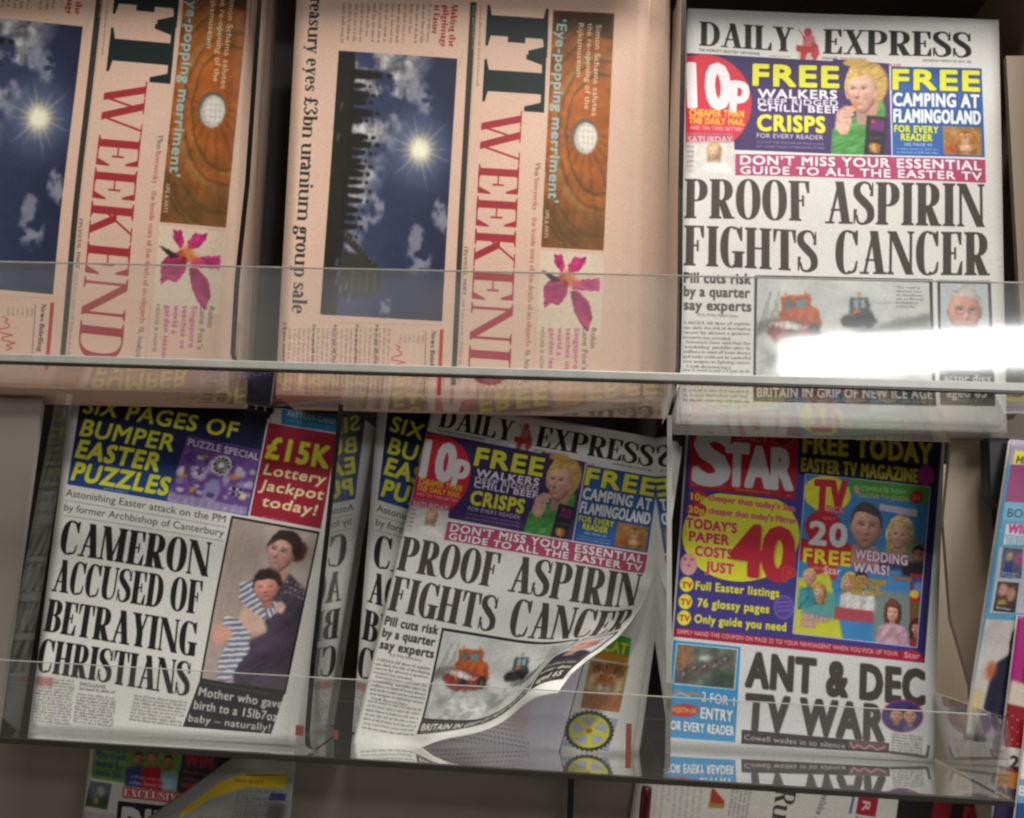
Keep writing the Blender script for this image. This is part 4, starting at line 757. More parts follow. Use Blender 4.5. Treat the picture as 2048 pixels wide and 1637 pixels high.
                            ("Will Lexi", (1602, 1237), (1655, 1243), 12, 'e8d4dc', 'k', '903c5c'), ("DIE?", (1602, 1252), (1630, 1255), 12, 'e8d4dc', 'k', '903c5c'), ("MIRANDA", (1784, 1160), (1822, 1164), 9, 'd89c2c', 'k', '4a3a7a')): p.t(tx, a, b, h, c, f, U, o, 1 if o else 0)
    p.ell(1831, 995, 13, 13, 'b5242e', 1, 1); p.t("20", (1823, 1000), (1839, 1002), 10, 'd8903c', 'k', U)
    # headline
    for tx, a, b, h in (("ANT & DEC", (1493, 1371), (1846, 1409), 69), ("TV WAR", (1490, 1456), (1765, 1480), 71)): p.t(tx, a, b, h, '47423d', 'x', (.07, -1))
    p.poly([(1347, 1280), (1481, 1294), (1470, 1484), (1332, 1474)], '3c94cc'); p.poly([(1353, 1286), (1476, 1298), (1469, 1380), (1345, 1368)], 'c8dcec')
    r = Raster(130, 84, '6a7268'); r.noise(.16, 12, 3); r.noise(.1, 4, 4); r.poly([(0, 70), (20, 40), (110, 10), (130, 20), (60, 60), (30, 84), (0, 84)], '5c5450', .8, 4); r.poly([(0, 0), (36, 0), (30, 40), (0, 56)], 'a8683c', .7, 6); r.ell(62, 24, 12, 7, 'd2d6d6', .9, 3); r.poly([(80, 50), (130, 40), (130, 84), (60, 84)], '3c4c44', .8, 5)
    for k in range(22): r.ell(8+k*5.4, 60-k*2.1+(k % 3)*3, 3, 3, ('b0605c', '4a5a90', 'c8b8a8', '2c2a28')[k % 4], .9, 1)
    r.organic(1.6, 5, .15, 9, .08); p.paste(r, [(1355, 1288), (1474, 1300), (1467, 1378), (1347, 1366)])
    p.t("2 FOR 1", (1403, 1402), (1468, 1413), 20, 'dde6ee', 'k', U, '2c5c8c', 1); p.t("ENTRY", (1401, 1436), (1464, 1443), 23, 'dde6ee', 'x', U, '2c5c8c', 1); p.t("FOR EVERY READER", (1335, 1458), (1467, 1471), 19, 'dde6ee', 'x', U, '2c5c8c', 1)
    p.ell(1367, 1421, 30, 13, 'c23040', 1, 1); p.t("WORTH £41", (1342, 1424), (1392, 1427), 11, YE, 'k', U); p.line([(1342, 1386), (1356, 1380), (1370, 1390), (1386, 1384), (1402, 1394)], 5, 'c8843c', .8); p.line([(1345, 1391), (1362, 1386), (1380, 1394)], 3, 'b8c4d8', .8)
    p.poly([(1483, 1459), (1778, 1486), (1777, 1506), (1482, 1487)], '3c373a'); p.poly([(1696, 1480), (1776, 1487), (1775, 1502), (1696, 1496)], '6a5058'); p.t("Cowell wades in to silence", (1488, 1479), (1690, 1497), 11, 'd3cfd2', 'b', U); 
    p.line([(1700, 1484), (1706, 1497), (1716, 1489), (1728, 1498), (1740, 1490), (1754, 1500), (1770, 1493)], 3, 'c8929c', .9)
    r = Raster(90, 90, '4a3c80'); face(r, 32, 46, 15, 22, 'cf9c88', '2a2220', 0); face(r, 62, 44, 15, 22, 'd6a28e', '3a2a24', 0, lip='e0d0cc'); r.poly([(10, 78), (46, 70), (50, 90), (0, 90)], '35405c', 1, 2); r.poly([(48, 72), (86, 74), (90, 90), (50, 90)], '5a6884', 1, 2)
    t = np.linspace(0, 2*math.pi, 40); p.ell(1804, 1432, 42, 33, 'a03c70', 1, .8)
    Q = [(1766, 1398), (1845, 1404), (1843, 1466), (1763, 1460)]; sv = p.r.a.copy(); p.paste(r, Q); cv = p.r.cover([p.pp([(1804+39*math.cos(a), 1432+30*math.sin(a)) for a in t])]); M = np.zeros(p.r.a.shape[:2]); M[cv[0]:cv[0]+cv[2].shape[0], cv[1]:cv[1]+cv[2].shape[1]] = cv[2]; p.r.a = sv*(1-M[..., None])+p.r.a*M[..., None]
    p.body((1783, 1470), (1846, 1476), (-2, 34), 7, 3.6, '4b4748', .75, 6); p.line([(1778, 1504), (1853, 1514), (1857, 1490)], 5, '55504f', .9)
    return p

# ---------------------------------------------------------------- pages seen only in part
def page_under():
    """the page showing under the lifted corner: knitwear, tiger and bicycle chainring pictures"""
    p = Page(P_E2, [(1000, 1130), (1345, 1180), (1250, 1530), (690, 1480)], WHITE)
    p.poly([(1000, 1130), (1178, 1160), (1112, 1530), (760, 1500)], 'ece8f2')
    r = Raster(300, 260, 'ece8f2'); r.noise(.05, 60, 4)
    for y in range(0, 260, 10):
        for x in range(0, 300, 10):
            if x < 175+y*.2: r.ell(x+(y//10 % 2)*5, y, 3, 2.2, '7c6478', .85, .7)
    r.poly([(150, 60), (300, 30), (280, 200), (200, 230), (160, 160)], 'dcd8ec', .9, 12); r.ell(150, 130, 12, 12, 'b8603c', 1, 4); r.ell(190, 190, 26, 20, 'd8a8a0', .6, 12)
    for y in range(0, 200, 5): r.line([(170, 40+y), (290, 20+y)], 1, 'a8a2c0', .5)
    p.paste(r, [(940, 1250), (1180, 1290), (1118, 1500), (860, 1480)])
    p.line([(1196, 1220), (1112, 1527)], 1.6, '3a3834')
    p.poly([(1200, 1262), (1262, 1276), (1256, 1326), (1188, 1314)], '4ea03a'); p.poly([(1192, 1300), (1258, 1312), (1256, 1328), (1188, 1316)], 'c88830'); p.t("CAT", (1206, 1300), (1252, 1308), 22, 'e0d83c', 'x', (.2, -1))
    r = Raster(100, 110, 'a5854c'); r.noise(.12, 14, 5); r.ell(48, 44, 34, 38, 'c4763a', 1, 6); r.ell(32, 30, 9, 6, 'e0cdb8', .9, 2); r.ell(62, 30, 9, 6, 'e0cdb8', .9, 2); r.ell(34, 33, 4, 2.4, '2a2018', .9, 1); r.ell(60, 33, 4, 2.4, '2a2018', .9, 1); r.ell(47, 62, 22, 13, 'e4dac8', 1, 4); r.ell(14, 52, 9, 22, 'ddd0b8', .9, 5); r.ell(82, 52, 9, 22, 'ddd0b8', .9, 5); r.ell(20, 12, 8, 7, '8a5a30', .9, 3); r.ell(76, 12, 8, 7, '8a5a30', .9, 3); r.ell(47, 54, 5, 4, '8c4a3c', .9, 2); r.line([(40, 66), (47, 62), (54, 66)], 2, '4a2c20', .8, 1); r.poly([(0, 76), (100, 70), (100, 110), (0, 110)], 'b8622c', .8, 6)
    for k in range(8): r.line([(8+k*12, 4), (16+k*10, 26)], 3, '3a2818', .7, 1); r.line([(6+k*13, 74), (12+k*12, 100)], 3, '5a3018', .5, 1)
    r.organic(2.4, 8, .14, 8, .07); p.paste(r, [(1180, 1320), (1258, 1330), (1238, 1425), (1160, 1415)])
    p.poly([(1148, 1424), (1236, 1438), (1216, 1502), (1124, 1492)], 'a3a8c4')
    cx, cy = 1178, 1462
    p.ell(cx, cy, 47, 39, '2c2c24', 1, .5); p.ell(cx, cy, 41, 34, 'c9c832', 1, .5); p.ell(cx, cy, 35, 28, 'a3a8c4', 1, .5)
    for k in range(30): a = k*math.pi/15; p.ell(cx+math.cos(a)*47, cy+math.sin(a)*39, 3, 3, '2c2c24')
    for k in range(5): a = k*2*math.pi/5+.3; p.line([(cx, cy), (cx+math.cos(a)*38, cy+math.sin(a)*31)], 9, 'c9c832')
    p.ell(cx, cy, 12, 10, 'c9c832'); p.ell(cx, cy, 6, 5, 'b8543c')
    return p

P_B = Plane(-0.05, 0.08, -0.42)
def page_exclusive():
    """tabloid under the lower shelf, its right half folded forward"""
    p = Page(P_B, [(188, 1440), (590, 1490), (560, 1800), (150, 1760)], 'c4c2bc')
    U = (.08, -1)
    p.poly([(190, 1470), (365, 1490), (355, 1582), (182, 1556)], '6d9a3e'); p.body((196, 1500), (258, 1508), (-4, 50), 4, 11, '3a3f8c', .9, 4, .9)
    for k, tx in enumerate(("Plus all", "Superior", "Saturday")): p.t(tx, (192-k*2, 1512+k*19), (250-k*2, 1521+k*19), 11, '3a3f8c', 'k', U)
    r = Raster(160, 110, '5f8c3c'); r.noise(.08, 10, 3); face(r, 34, 34, 13, 18, 'a8705c', '3a2a20', 0); face(r, 74, 28, 14, 20, 'b07860', '4a2c20', 0); face(r, 122, 34, 13, 18, 'a8705c', '1e1a18', 0)
    r.poly([(0, 60), (50, 50), (60, 110), (0, 110)], '3c3c84', 1, 3); r.poly([(46, 56), (100, 48), (118, 110), (46, 110)], 'b01c2c', 1, 3); r.poly([(104, 62), (150, 56), (160, 110), (112, 110)], '8ab0c0', 1, 3)
    r.organic(1.5, 7, .1, 8, .06); p.paste(r, [(255, 1492), (364, 1502), (352, 1584), (248, 1572)]); p.body((262, 1556), (345, 1566), (-2, 12), 2, 6, 'd0c8cc', .8, 6)
    p.poly([(366, 1495), (440, 1505), (430, 1592), (354, 1584)], '3a2c2c'); p.t("WIN", (370, 1530), (425, 1537), 26, 'b02838', 'x', U); p.body((366, 1546), (420, 1554), (-3, 26), 3, 6, '8a8480', .8, 3); p.ell(388, 1574, 18, 9, 'b02838', .9, 3)
    p.poly([(440, 1500), (590, 1515), (580, 1600), (430, 1590)], '1e1d20')
    p.t("EXCLUSIVE", (247, 1592), (368, 1604), 15, 'e6d8d4', HEAD, U, 'b0363c', 3)
    r = Raster(70, 90, '5c6a74'); r.noise(.15, 12, 7); r.poly([(0, 60), (70, 50), (70, 90), (0, 90)], '3c4a30', 1, 5); r.ell(40, 30, 12, 18, 'b8a898', .9, 4); r.ell(30, 66, 8, 12, 'c8a04c', .9, 4); p.paste(r, [(180, 1562), (224, 1568), (214, 1620), (170, 1612)])
    p.poly([(236, 1602), (430, 1622), (420, 1760), (226, 1740)], '1c1b1c'); p.t("DIET", (242, 1690), (370, 1704), 78, 'c8c6c2', 'x', U); p.poly([(168, 1622), (232, 1630), (222, 1740), (156, 1730)], 'b8a8b8')
    return p
def page_flap():
    p = Page(P_B, [(470, 1480), (600, 1495), (575, 1760), (300, 1660)], '9c9c98')
    p.body((500, 1560), (575, 1570), (-30, 80), 14, 4, '55534f', .6, 8)
    return p
P_BR = Plane(-0.02, 0.08, -0.42)
def page_broadsheet():
    """broadsheet lying on its side under the right of the lower shelf"""
    p = Page(P_BR, [(1275, 1540), (2010, 1610), (1980, 1860), (1240, 1790)], 'cfcdc8')
    U = (.97, .2)
    p.t("Rui", (1553, 1576), (1542, 1650), 40, '3c3a38', ROM, U); p.body((1500, 1570), (1488, 1640), (-34, -6), 5, 5, '6a6762', .7, 4); p.body((1645, 1588), (1622, 1650), (0, 0), 1, 10, '55524e', .8, 5)
    p.poly([(1423, 1578), (1428, 1578), (1449, 1603), (1447, 1616), (1418, 1612)], 'a8402c', 1, 1); p.poly([(1418, 1606), (1448, 1608), (1444, 1616), (1416, 1616)], 'a08c40', 1, 1)
    p.poly([(1718, 1591), (1757, 1597), (1750, 1634), (1711, 1628)], 'a01c34', 1, .7); p.t("R", (1726, 1602), (1723, 1622), 16, 'e0ccd0', 'k', U)
    p.poly([(1706, 1588), (1711, 1589), (1702, 1628), (1697, 1627)], '3c4890', .8); p.t("S", (1712, 1634), (1704, 1655), 16, '2c2a28', 'k', U)
    p.poly([(1797, 1598), (2010, 1612), (1995, 1700), (1786, 1680)], '1c1416'); p.poly([(1868, 1600), (1905, 1602), (1893, 1660), (1858, 1656)], '8a1c28', 1, 1); p.poly([(1928, 1612), (1992, 1618), (1988, 1680), (1920, 1670)], 'a83040', 1, 1); p.t("ns", (1935, 1636), (1975, 1640), 16, '6a1420', 'k')
    p.body((1300, 1560), (1290, 1650), (100, 10), 9, 5, '8a8782', .5, 9)
    return p
P_M = Plane(-0.075, 0.10, -0.15)
def page_glossy():
    """glossy magazine at the right edge of the frame"""
    p = Page(P_M, [(2022, 880), (2300, 900), (2230, 1530), (1930, 1480)], '5a9cc0')
    U = (.12, -1)
    p.poly([(2022, 880), (2300, 900), (2292, 960), (2016, 930)], 'a89cb0'); p.poly([(2030, 902), (2300, 910), (2300, 935), (2026, 928)], 'e6e23c'); p.t("HELP", (2032, 926), (2075, 930), 15, '1d1b20', 'k', (.3, -1))
    p.poly([(2022, 930), (2300, 940), (2292, 1018), (2010, 1004)], '94146a'); p.poly([(2010, 1004), (2300, 1018), (2296, 1070), (2004, 1040)], '6cb4d8')
    p.t("BONUS", (2014, 1034), (2090, 1040), 18, '1e2c38', 'r', U); p.poly([(2012, 1048), (2300, 1056), (2290, 1098), (2006, 1090)], 'd9dfe6'); p.t("WIN A", (2014, 1066), (2080, 1070), 19, 'c4308c', 'x', (.3, -1)); p.t("TRUE LIFE", (2011, 1088), (2095, 1094), 17, 'c8dcea', 'x', U, '4c8cb4', 1)
    p.poly([(1999, 1094), (2300, 1110), (2290, 1230), (1980, 1226)], 'b8c4d0')
    r = Raster(60, 90, '505a78'); r.noise(.12, 12, 3); r.ell(22, 24, 9, 14, 'c8a070', 1, 3); r.cloth([(12, 44), (32, 40), (36, 90), (10, 90)], '26388c', 9, .4, 4); r.ell(50, 30, 14, 20, 'b04a84', 1, 4); r.line([(4, 74), (56, 78)], 3, 'd8d8dc', .9, .8); r.line([(4, 82), (50, 86)], 3, 'd8d8dc', .9, .8); r.organic(2, 6, .15, 4, .06); p.paste(r, [(2006, 1095), (2046, 1098), (2042, 1158), (1999, 1155)])
    r = Raster(60, 80, '4a3430'); r.noise(.1, 10, 8); r.ell(18, 22, 13, 17, 'd0988c', 1, 3); r.ell(42, 32, 13, 18, 'c48c78', 1, 3); r.poly([(10, 50), (30, 46), (36, 62), (6, 64)], 'b8a83c', 1, 4); r.poly([(0, 62), (60, 62), (60, 80), (0, 80)], '241c22', .8, 3); r.line([(6, 70), (50, 73)], 4, 'd8d0d4', .9, .8); r.organic(1.6, 6, .15, 6, .06); p.paste(r, [(1996, 1163), (2038, 1166), (2030, 1226), (1986, 1222)])
    r = Raster(150, 260, 'c4c0bc'); r.noise(.08, 30, 9); r.cloth([(26, 260), (36, 130), (44, 92), (70, 74), (112, 70), (150, 100), (150, 260)], '1a1b36', 16, .35, 5); r.head(92, 42, 18, 25, 'c08a76', '1c1412', 1, -.2, .05, .9, seed=5); r.ell(34, 110, 12, 20, 'b4603c', 1, 5); r.poly([(0, 150), (26, 150), (30, 200), (0, 200)], 'c8b68c', 1, 5); r.poly([(70, 70), (110, 68), (100, 110), (76, 112)], '241a1c', .8, 4)
    r.poly([(30, 200), (60, 190), (60, 260), (24, 260)], '24203c', 1, 4); r.ell(60, 240, 26, 10, 'a83c78', .7, 5); p.paste(r, [(1972, 1238), (2100, 1245), (2080, 1500), (1926, 1484)])
    return p

# ================================================================== materials
def mat(name): m = bpy.data.materials.new(name); m.use_nodes = True; nt = m.node_tree; return m, nt, nt.nodes, nt.links, nt.nodes["Principled BSDF"]
def print_mat(name, page, rough=.62, coat=0.0):
    m, nt, N, L, b = mat(name); im = N.new('ShaderNodeTexImage'); im.image = page.image(name); im.extension = 'EXTEND'; im.interpolation = 'Cubic'
    tc = N.new('ShaderNodeTexCoord'); n1 = N.new('ShaderNodeTexNoise'); n1.inputs['Scale'].default_value = 900; n1.inputs['Detail'].default_value = 3
    L.new(tc.outputs['Object'], n1.inputs['Vector']); n2 = N.new('ShaderNodeTexNoise'); n2.inputs['Scale'].default_value = 9; n2.inputs['Detail'].default_value = 3; L.new(tc.outputs['Object'], n2.inputs['Vector'])
    mr = N.new('ShaderNodeMapRange'); mr.inputs[1].default_value = .3; mr.inputs[2].default_value = .7; mr.inputs[3].default_value = .86; mr.inputs[4].default_value = 1.08; L.new(n1.outputs['Fac'], mr.inputs[0])
    mx = N.new('ShaderNodeMix'); mx.data_type = 'RGBA'; mx.blend_type = 'MULTIPLY'; mx.inputs[0].default_value = 1; L.new(im.outputs['Color'], mx.inputs[6]); L.new(mr.outputs[0], mx.inputs[7]); L.new(mx.outputs[2], b.inputs['Base Color'])
    bp = N.new('ShaderNodeBump'); bp.inputs['Strength'].default_value = .42; bp.inputs['Distance'].default_value = .004; L.new(n2.outputs['Fac'], bp.inputs['Height']); L.new(bp.outputs[0], b.inputs['Normal'])
    b.inputs['Roughness'].default_value = rough; b.inputs['Specular IOR Level'].default_value = .3; b.inputs['Coat Weight'].default_value = coat; b.inputs['Coat Roughness'].default_value = .15
    return m
def plain(name, col, rough=.6, var=.12, scale=30, metal=0.0, bump=0.0, streak=None):
    m, nt, N, L, b = mat(name); tc = N.new('ShaderNodeTexCoord'); mp = N.new('ShaderNodeMapping'); L.new(tc.outputs['Object'], mp.inputs[0])
    if streak: mp.inputs['Scale'].default_value = streak
    n = N.new('ShaderNodeTexNoise'); n.inputs['Scale'].default_value = scale; n.inputs['Detail'].default_value = 5; L.new(mp.outputs[0], n.inputs['Vector'])
    c = C(col)**2.2; cr = N.new('ShaderNodeValToRGB'); e = cr.color_ramp.elements; e[0].position = .3; e[1].position = .7
    e[0].color = (*np.clip(c*(1-var), 0, 1), 1); e[1].color = (*np.clip(c*(1+var), 0, 1), 1); L.new(n.outputs['Fac'], cr.inputs[0]); L.new(cr.outputs[0], b.inputs['Base Color'])
    b.inputs['Roughness'].default_value = rough; b.inputs['Metallic'].default_value = metal
    if bump: bp = N.new('ShaderNodeBump'); bp.inputs['Strength'].default_value = bump; bp.inputs['Distance'].default_value = .002; L.new(n.outputs['Fac'], bp.inputs['Height']); L.new(bp.outputs[0], b.inputs['Normal'])
    return m
def acrylic(name, tint=(.975, .98, .975), milk=.02, rough=.03, boost=1.0):
    """clear sheet: Schlick reflection over straight transmission, a milky veil of faint smudges and painted-in haze"""
    m, nt, N, L, b = mat(name); N.remove(b); out = N["Material Output"]
    g = N.new('ShaderNodeNewGeometry'); dp = N.new('ShaderNodeVectorMath'); dp.operation = 'DOT_PRODUCT'; L.new(g.outputs['Incoming'], dp.inputs[0]); L.new(g.outputs['Normal'], dp.inputs[1])
    def M(op, a, bb=None):
        k = N.new('ShaderNodeMath'); k.operation = op
        for i, v in enumerate((a, bb)):
            if v is None: continue
            if isinstance(v, (int, float)): k.inputs[i].default_value = v
            else: L.new(v, k.inputs[i])
        return k.outputs[0]
    f = M('POWER', M('SUBTRACT', 1.0, M('ABSOLUTE', dp.outputs['Value'])), 5.0); f = M('MINIMUM', M('MULTIPLY', M('ADD', M('MULTIPLY', f, .96), .04), boost), 1.0)
    tr = N.new('ShaderNodeBsdfTransparent'); tr.inputs[0].default_value = (*tint, 1); gl = N.new('ShaderNodeBsdfGlossy'); gl.inputs['Roughness'].default_value = rough; gl.inputs['Color'].default_value = (1, 1, 1, 1)
    tc = N.new('ShaderNodeTexCoord'); n = N.new('ShaderNodeTexNoise'); n.inputs['Scale'].default_value = 14; n.inputs['Detail'].default_value = 8; L.new(tc.outputs['Object'], n.inputs['Vector'])
    bp = N.new('ShaderNodeBump'); bp.inputs['Strength'].default_value = .04; bp.inputs['Distance'].default_value = .002; L.new(n.outputs['Fac'], bp.inputs['Height']); L.new(bp.outputs[0], gl.inputs['Normal'])
    df = N.new('ShaderNodeBsdfDiffuse'); df.inputs[0].default_value = (.8, .8, .78, 1)
    m1 = N.new('ShaderNodeMixShader'); L.new(M('MULTIPLY', n.outputs['Fac'], milk*2), m1.inputs[0]); L.new(tr.outputs[0], m1.inputs[1]); L.new(df.outputs[0], m1.inputs[2])
    m2 = N.new('ShaderNodeMixShader'); L.new(f, m2.inputs[0]); L.new(m1.outputs[0], m2.inputs[1]); L.new(gl.outputs[0], m2.inputs[2]); L.new(m2.outputs[0], out.inputs['Surface'])
    return m
ACR = acrylic("clear_acrylic"); ACR_F = acrylic("clear_shelf_acrylic", milk=.015, rough=.03, boost=2.3); ACR_D = acrylic("divider_acrylic", tint=(.93, .94, .93), milk=.02, rough=.03, boost=2.6); ACR_L = acrylic("lip_acrylic", milk=.055, rough=.065)  # lip milk is raised to paint in the haze that whitens the print behind
EDGE = plain("polished_acrylic_edge", 'b4b4ae', .25, .1, 60); EDGED = plain("dark_acrylic_edge", '35322f', .3, .15, 60)
SEAM = plain("acrylic_saw_edge", '141414', .35, .2, 80)
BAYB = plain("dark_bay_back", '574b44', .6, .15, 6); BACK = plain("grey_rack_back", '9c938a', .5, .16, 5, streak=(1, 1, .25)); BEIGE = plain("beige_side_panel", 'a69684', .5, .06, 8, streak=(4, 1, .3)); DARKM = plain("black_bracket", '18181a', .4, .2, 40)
NEWS = plain("newsprint", 'd2d0ca', .8, .05, 200, bump=.1); PINKN = plain("salmon_newsprint", 'dcbaa5', .8, .06, 200, bump=.1); PINKE = plain("salmon_page_edges", 'd6ae96', .85, .14, 900, streak=(1, 1, 1), bump=.3)
STICK = plain("orange_sticker", 'a8482c', .5, .1, 60); FLOORM = plain("grey_shop_floor", 'b4aea4', .7, .1, 4)

# ================================================================== paper sheets
def affine(src_plane, dst_plane, pairs, similar=False):
    """map from the destination plane back to the page's own plane, from matching photo points"""
    S = np.array([src_plane.loc(*a) for a, b in pairs]); D = np.array([dst_plane.loc(*b) for a, b in pairs])
    if similar:
        s = S[:, 0]+1j*S[:, 1]; d = D[:, 0]+1j*D[:, 1]; A = np.stack([d, np.ones_like(d)], 1); z = np.linalg.lstsq(A, s, rcond=None)[0]
        return np.array([[z[0].real, -z[0].imag, z[1].real], [z[0].imag, z[0].real, z[1].imag]])
    A = np.column_stack([D, np.ones(len(D))]); return np.linalg.lstsq(A, S, rcond=None)[0].T
IDENT = np.array([[1., 0, 0], [0, 1, 0]])
def sheet(name, plane, quad, base, page=None, M=IDENT, warp=None, th=.0004, n0=0.0, nx=30, ny=36, corner=0.0):
    """a thin sheet: quad TL TR BR BL in plane coordinates, pushed n0 out of the plane, bent by warp"""
    TL, TR, BR, BL = [np.array(q) for q in quad]; vs = []; uv = []
    for j in range(ny+1):
        for i in range(nx+1):
            a, t = i/nx, j/ny; q = (TL*(1-a)+TR*a)*(1-t)+(BL*(1-a)+BR*a)*t
            if page is not None:
                s = M@np.array([q[0], q[1], 1]); uv.append(((s[0]-page.lo[0])/(page.hi[0]-page.lo[0]), (s[1]-page.lo[1])/(page.hi[1]-page.lo[1])))
            else: uv.append((a, 1-t))
            w = (q[0], q[1], 0) if warp is None else warp(q[0], q[1], a, t)
            vs.append((w[0], w[1], w[2]+n0))
    n = len(vs); W = nx+1
    front = [np.array(plane.world(*v)) for v in vs]; back = [np.array(plane.world(v[0], v[1], v[2]-th)) for v in vs]
    if warp is not None:                       # offset the back along the true normal so that curled sheets keep their thickness
        F = np.array(front).reshape(ny+1, nx+1, 3); du = np.gradient(F, axis=1); dv = np.gradient(F, axis=0); nn = np.cross(du, dv); nn /= np.linalg.norm(nn, axis=2, keepdims=True)
        if nn[..., 1].mean() < 0: nn = -nn
        back = list((F+nn*th).reshape(-1, 3))
    fs = []
    for j in range(ny):
        for i in range(nx):
            a = j*W+i; fs.append((a, a+W, a+W+1, a+1)); fs.append((n+a, n+a+1, n+a+W+1, n+a+W))
    rim = [i for i in range(nx)]+[j*W+nx for j in range(ny)]+[ny*W+i for i in range(nx, 0, -1)]+[j*W for j in range(ny, 0, -1)]
    for k in range(len(rim)): a, b = rim[k], rim[(k+1) % len(rim)]; fs.append((a, b, n+b, n+a))
    base = np.array(base); me = mesh(name, [v-base for v in front]+[v-base for v in back], fs, True)
    lay = me.uv_layers.new(name="UVMap"); li = np.zeros(len(me.loops), int); me.loops.foreach_get("vertex_index", li)
    U = np.array(uv+uv, np.float32)[li]; lay.data.foreach_set("uv", U.ravel())
    mi = np.zeros(len(me.polygons), int); mi[1:2*nx*ny:2] = 1; mi[2*nx*ny:] = 1
    me.materials.append(None); me.materials.append(None); me.polygons.foreach_set("material_index", mi)
    return me
def gentle(seed, amp=.0025, bow=.003):
    r = random.Random(seed); p = [r.uniform(0, 6) for _ in range(4)]
    def f(u, v, a, t): return (u, v, bow*math.sin(a*math.pi)*math.sin(t*math.pi)+amp*(math.sin(u*22+p[0]+v*8)*.5+math.sin(v*26+p[1]-u*9)*.5)*min(1, 4*min(a, 1-a)+.25))
    return f
def add_sheet(name, me, m1, m2, parent): me.materials[0] = m1; me.materials[1] = m2; o = bpy.data.objects.new(name, me); COL.objects.link(o); o.parent = parent; return o
def newspaper(label, group, plane, quad_px, page, pmat, paper, M=IDENT, warp=None, pages=4, gap=.0009, seed=1, cat="newspaper", name="newspaper", spread=.0012, label2=None):
    q = [plane.loc(*c) for c in quad_px]; r = random.Random(seed)
    b = plane.world((q[2][0]+q[3][0])/2, (q[2][1]+q[3][1])/2, -gap*pages)
    root = thing(name, label, cat, group, b)
    add_sheet('front_page', sheet('front_page', plane, q, b, page, M, warp), pmat, paper, root)
    for k in range(pages):
        qq = [np.array(c)+np.array([r.uniform(-.2, 1)*spread*(1 if i in (1, 2) else -.3), r.uniform(-.1, .6)*spread*(1 if i < 2 else -.0)]) for i, c in enumerate(q)]
        w = gentle(seed*31+k, .0006, .001) if warp is None else (lambda u, v, a, t, f=warp: (u, v, f(u, v, a, t)[2] if f(u, v, a, t)[2] < .008 else .002))
        add_sheet('inner_page', sheet('inner_page', plane, qq, b, None, IDENT, w, .0005, -(k+1)*gap, 8, 10), paper, paper, root)
    return root
def copy_of(root, dx, dy, dz, rot, label, scale=(1, 1, 1)):
    c = root.copy(); COL.objects.link(c); c.location = Vector(root.location)+Vector((dx, dy, dz)); c.rotation_euler = (0, rot, 0); c["label"] = label; c.scale = scale
    for ch in root.children:
        d = ch.copy(); COL.objects.link(d); d.parent = c
    return c

# ================================================================== the rack
LOWB = plain('smoked_lower_panel', '8a817a', .35, .14, 5)
XL, XR = -0.62, 0.62
rack = thing("newspaper_rack", "clear acrylic newspaper rack with tiered shelves, dividers and front lips", "display rack", None, (0, 0.1, -0.5))
RB = np.array([0, .1, -.5])
def rk(name, mb, mat, bevel=0.0, smooth=False):
    mb.v = [tuple(np.array(v)-RB) for v in mb.v]; return mb.build(name, mat, rack, bevel, smooth)
def zu(y): return 0.1213 - 0.200*y              # top face of the upper shelf, falling towards the back
def upper_floor(x0, x1, yb=.13): 
    m = MB(); T = .0035; m.hexa([(x0, -.1165, zu(-.1165)-T), (x1, -.1165, zu(-.1165)-T), (x1, yb, zu(yb)-T), (x0, yb, zu(yb)-T), (x0, -.1165, zu(-.1165)), (x1, -.1165, zu(-.1165)), (x1, yb, zu(yb)), (x0, yb, zu(yb))]); return m
XD1, XD2 = -.2845, .0772                        # upper dividers
rk('shelf_floor', upper_floor(XL, XD2-.002, -.036), ACR_F); rk('shelf_floor', upper_floor(XD2+.001, XR, -.004), ACR_F)
def lip(x0, x1, z0, z1, y=-.1185, r=.0, t=.003):
    P = [(x0, z0), (x1, z0)]
    if r: P += [(x1, z1-r)]+[(x1-r+r*math.cos(a), z1-r+r*math.sin(a)) for a in np.linspace(0, math.pi/2, 8)]+[(x0, z1)]
    else: P += [(x1, z1), (x0, z1)]
    return MB().prism(P, 'y', y-t/2, y+t/2)
rk('front_lip', lip(XL, XD2-.002, .146, .2232), ACR_L); rk('front_lip', lip(XD2+.001, XR, .146, .2228), ACR_L)
m = MB(); m.box(XL, XR, -.1225, -.1165, .1392, .1458); rk('front_edge', m, EDGE, .0008)
m = MB(); m.box(XL, XR, -.1228, -.1165, .1380, .1392); rk('edge_line', m, EDGED)
m = MB(); m.box(XL, XR, -.1198, -.1172, .2229, .2235); rk('lip_rim', m, EDGE)
def upper_div(x, lean, zt=.56):
    P = [(.045, zu(.045)+.002), (-.1, zu(-.1)+.002), (-.1165, zu(-.1165)+.012), (-.1165, .21), (-.106, .30), (-.098, zt), (.045, zt)]
    m = MB().prism(P, 'x', x-.0015, x+.0015); m.v = [(v[0]+lean*(v[2]-.14), v[1], v[2]) for v in m.v]; rk('divider', m, ACR_D)
    f = [(-.1165, .152), (-.1165, .21), (-.106, .30), (-.098, zt)]; f = [(-.100, zu(-.1)+.003), (-.108, .1455)]+f
    Q = f+[(y+.0012, z) for y, z in reversed(f)]; m = MB().prism(Q, 'x', x-.0019, x+.0019); m.v = [(v[0]+lean*(v[2]-.14), v[1], v[2]) for v in m.v]; rk('divider_edge', m, SEAM)
upper_div(-.272, -.045); upper_div(XD2-.002, .008)
P = [(.134, zu(.05)), (-.09, zu(-.09)), (-.098, .585), (.134, .585)]
rk('end_panel', MB().prism(P, 'x', .402, .407), BEIGE)
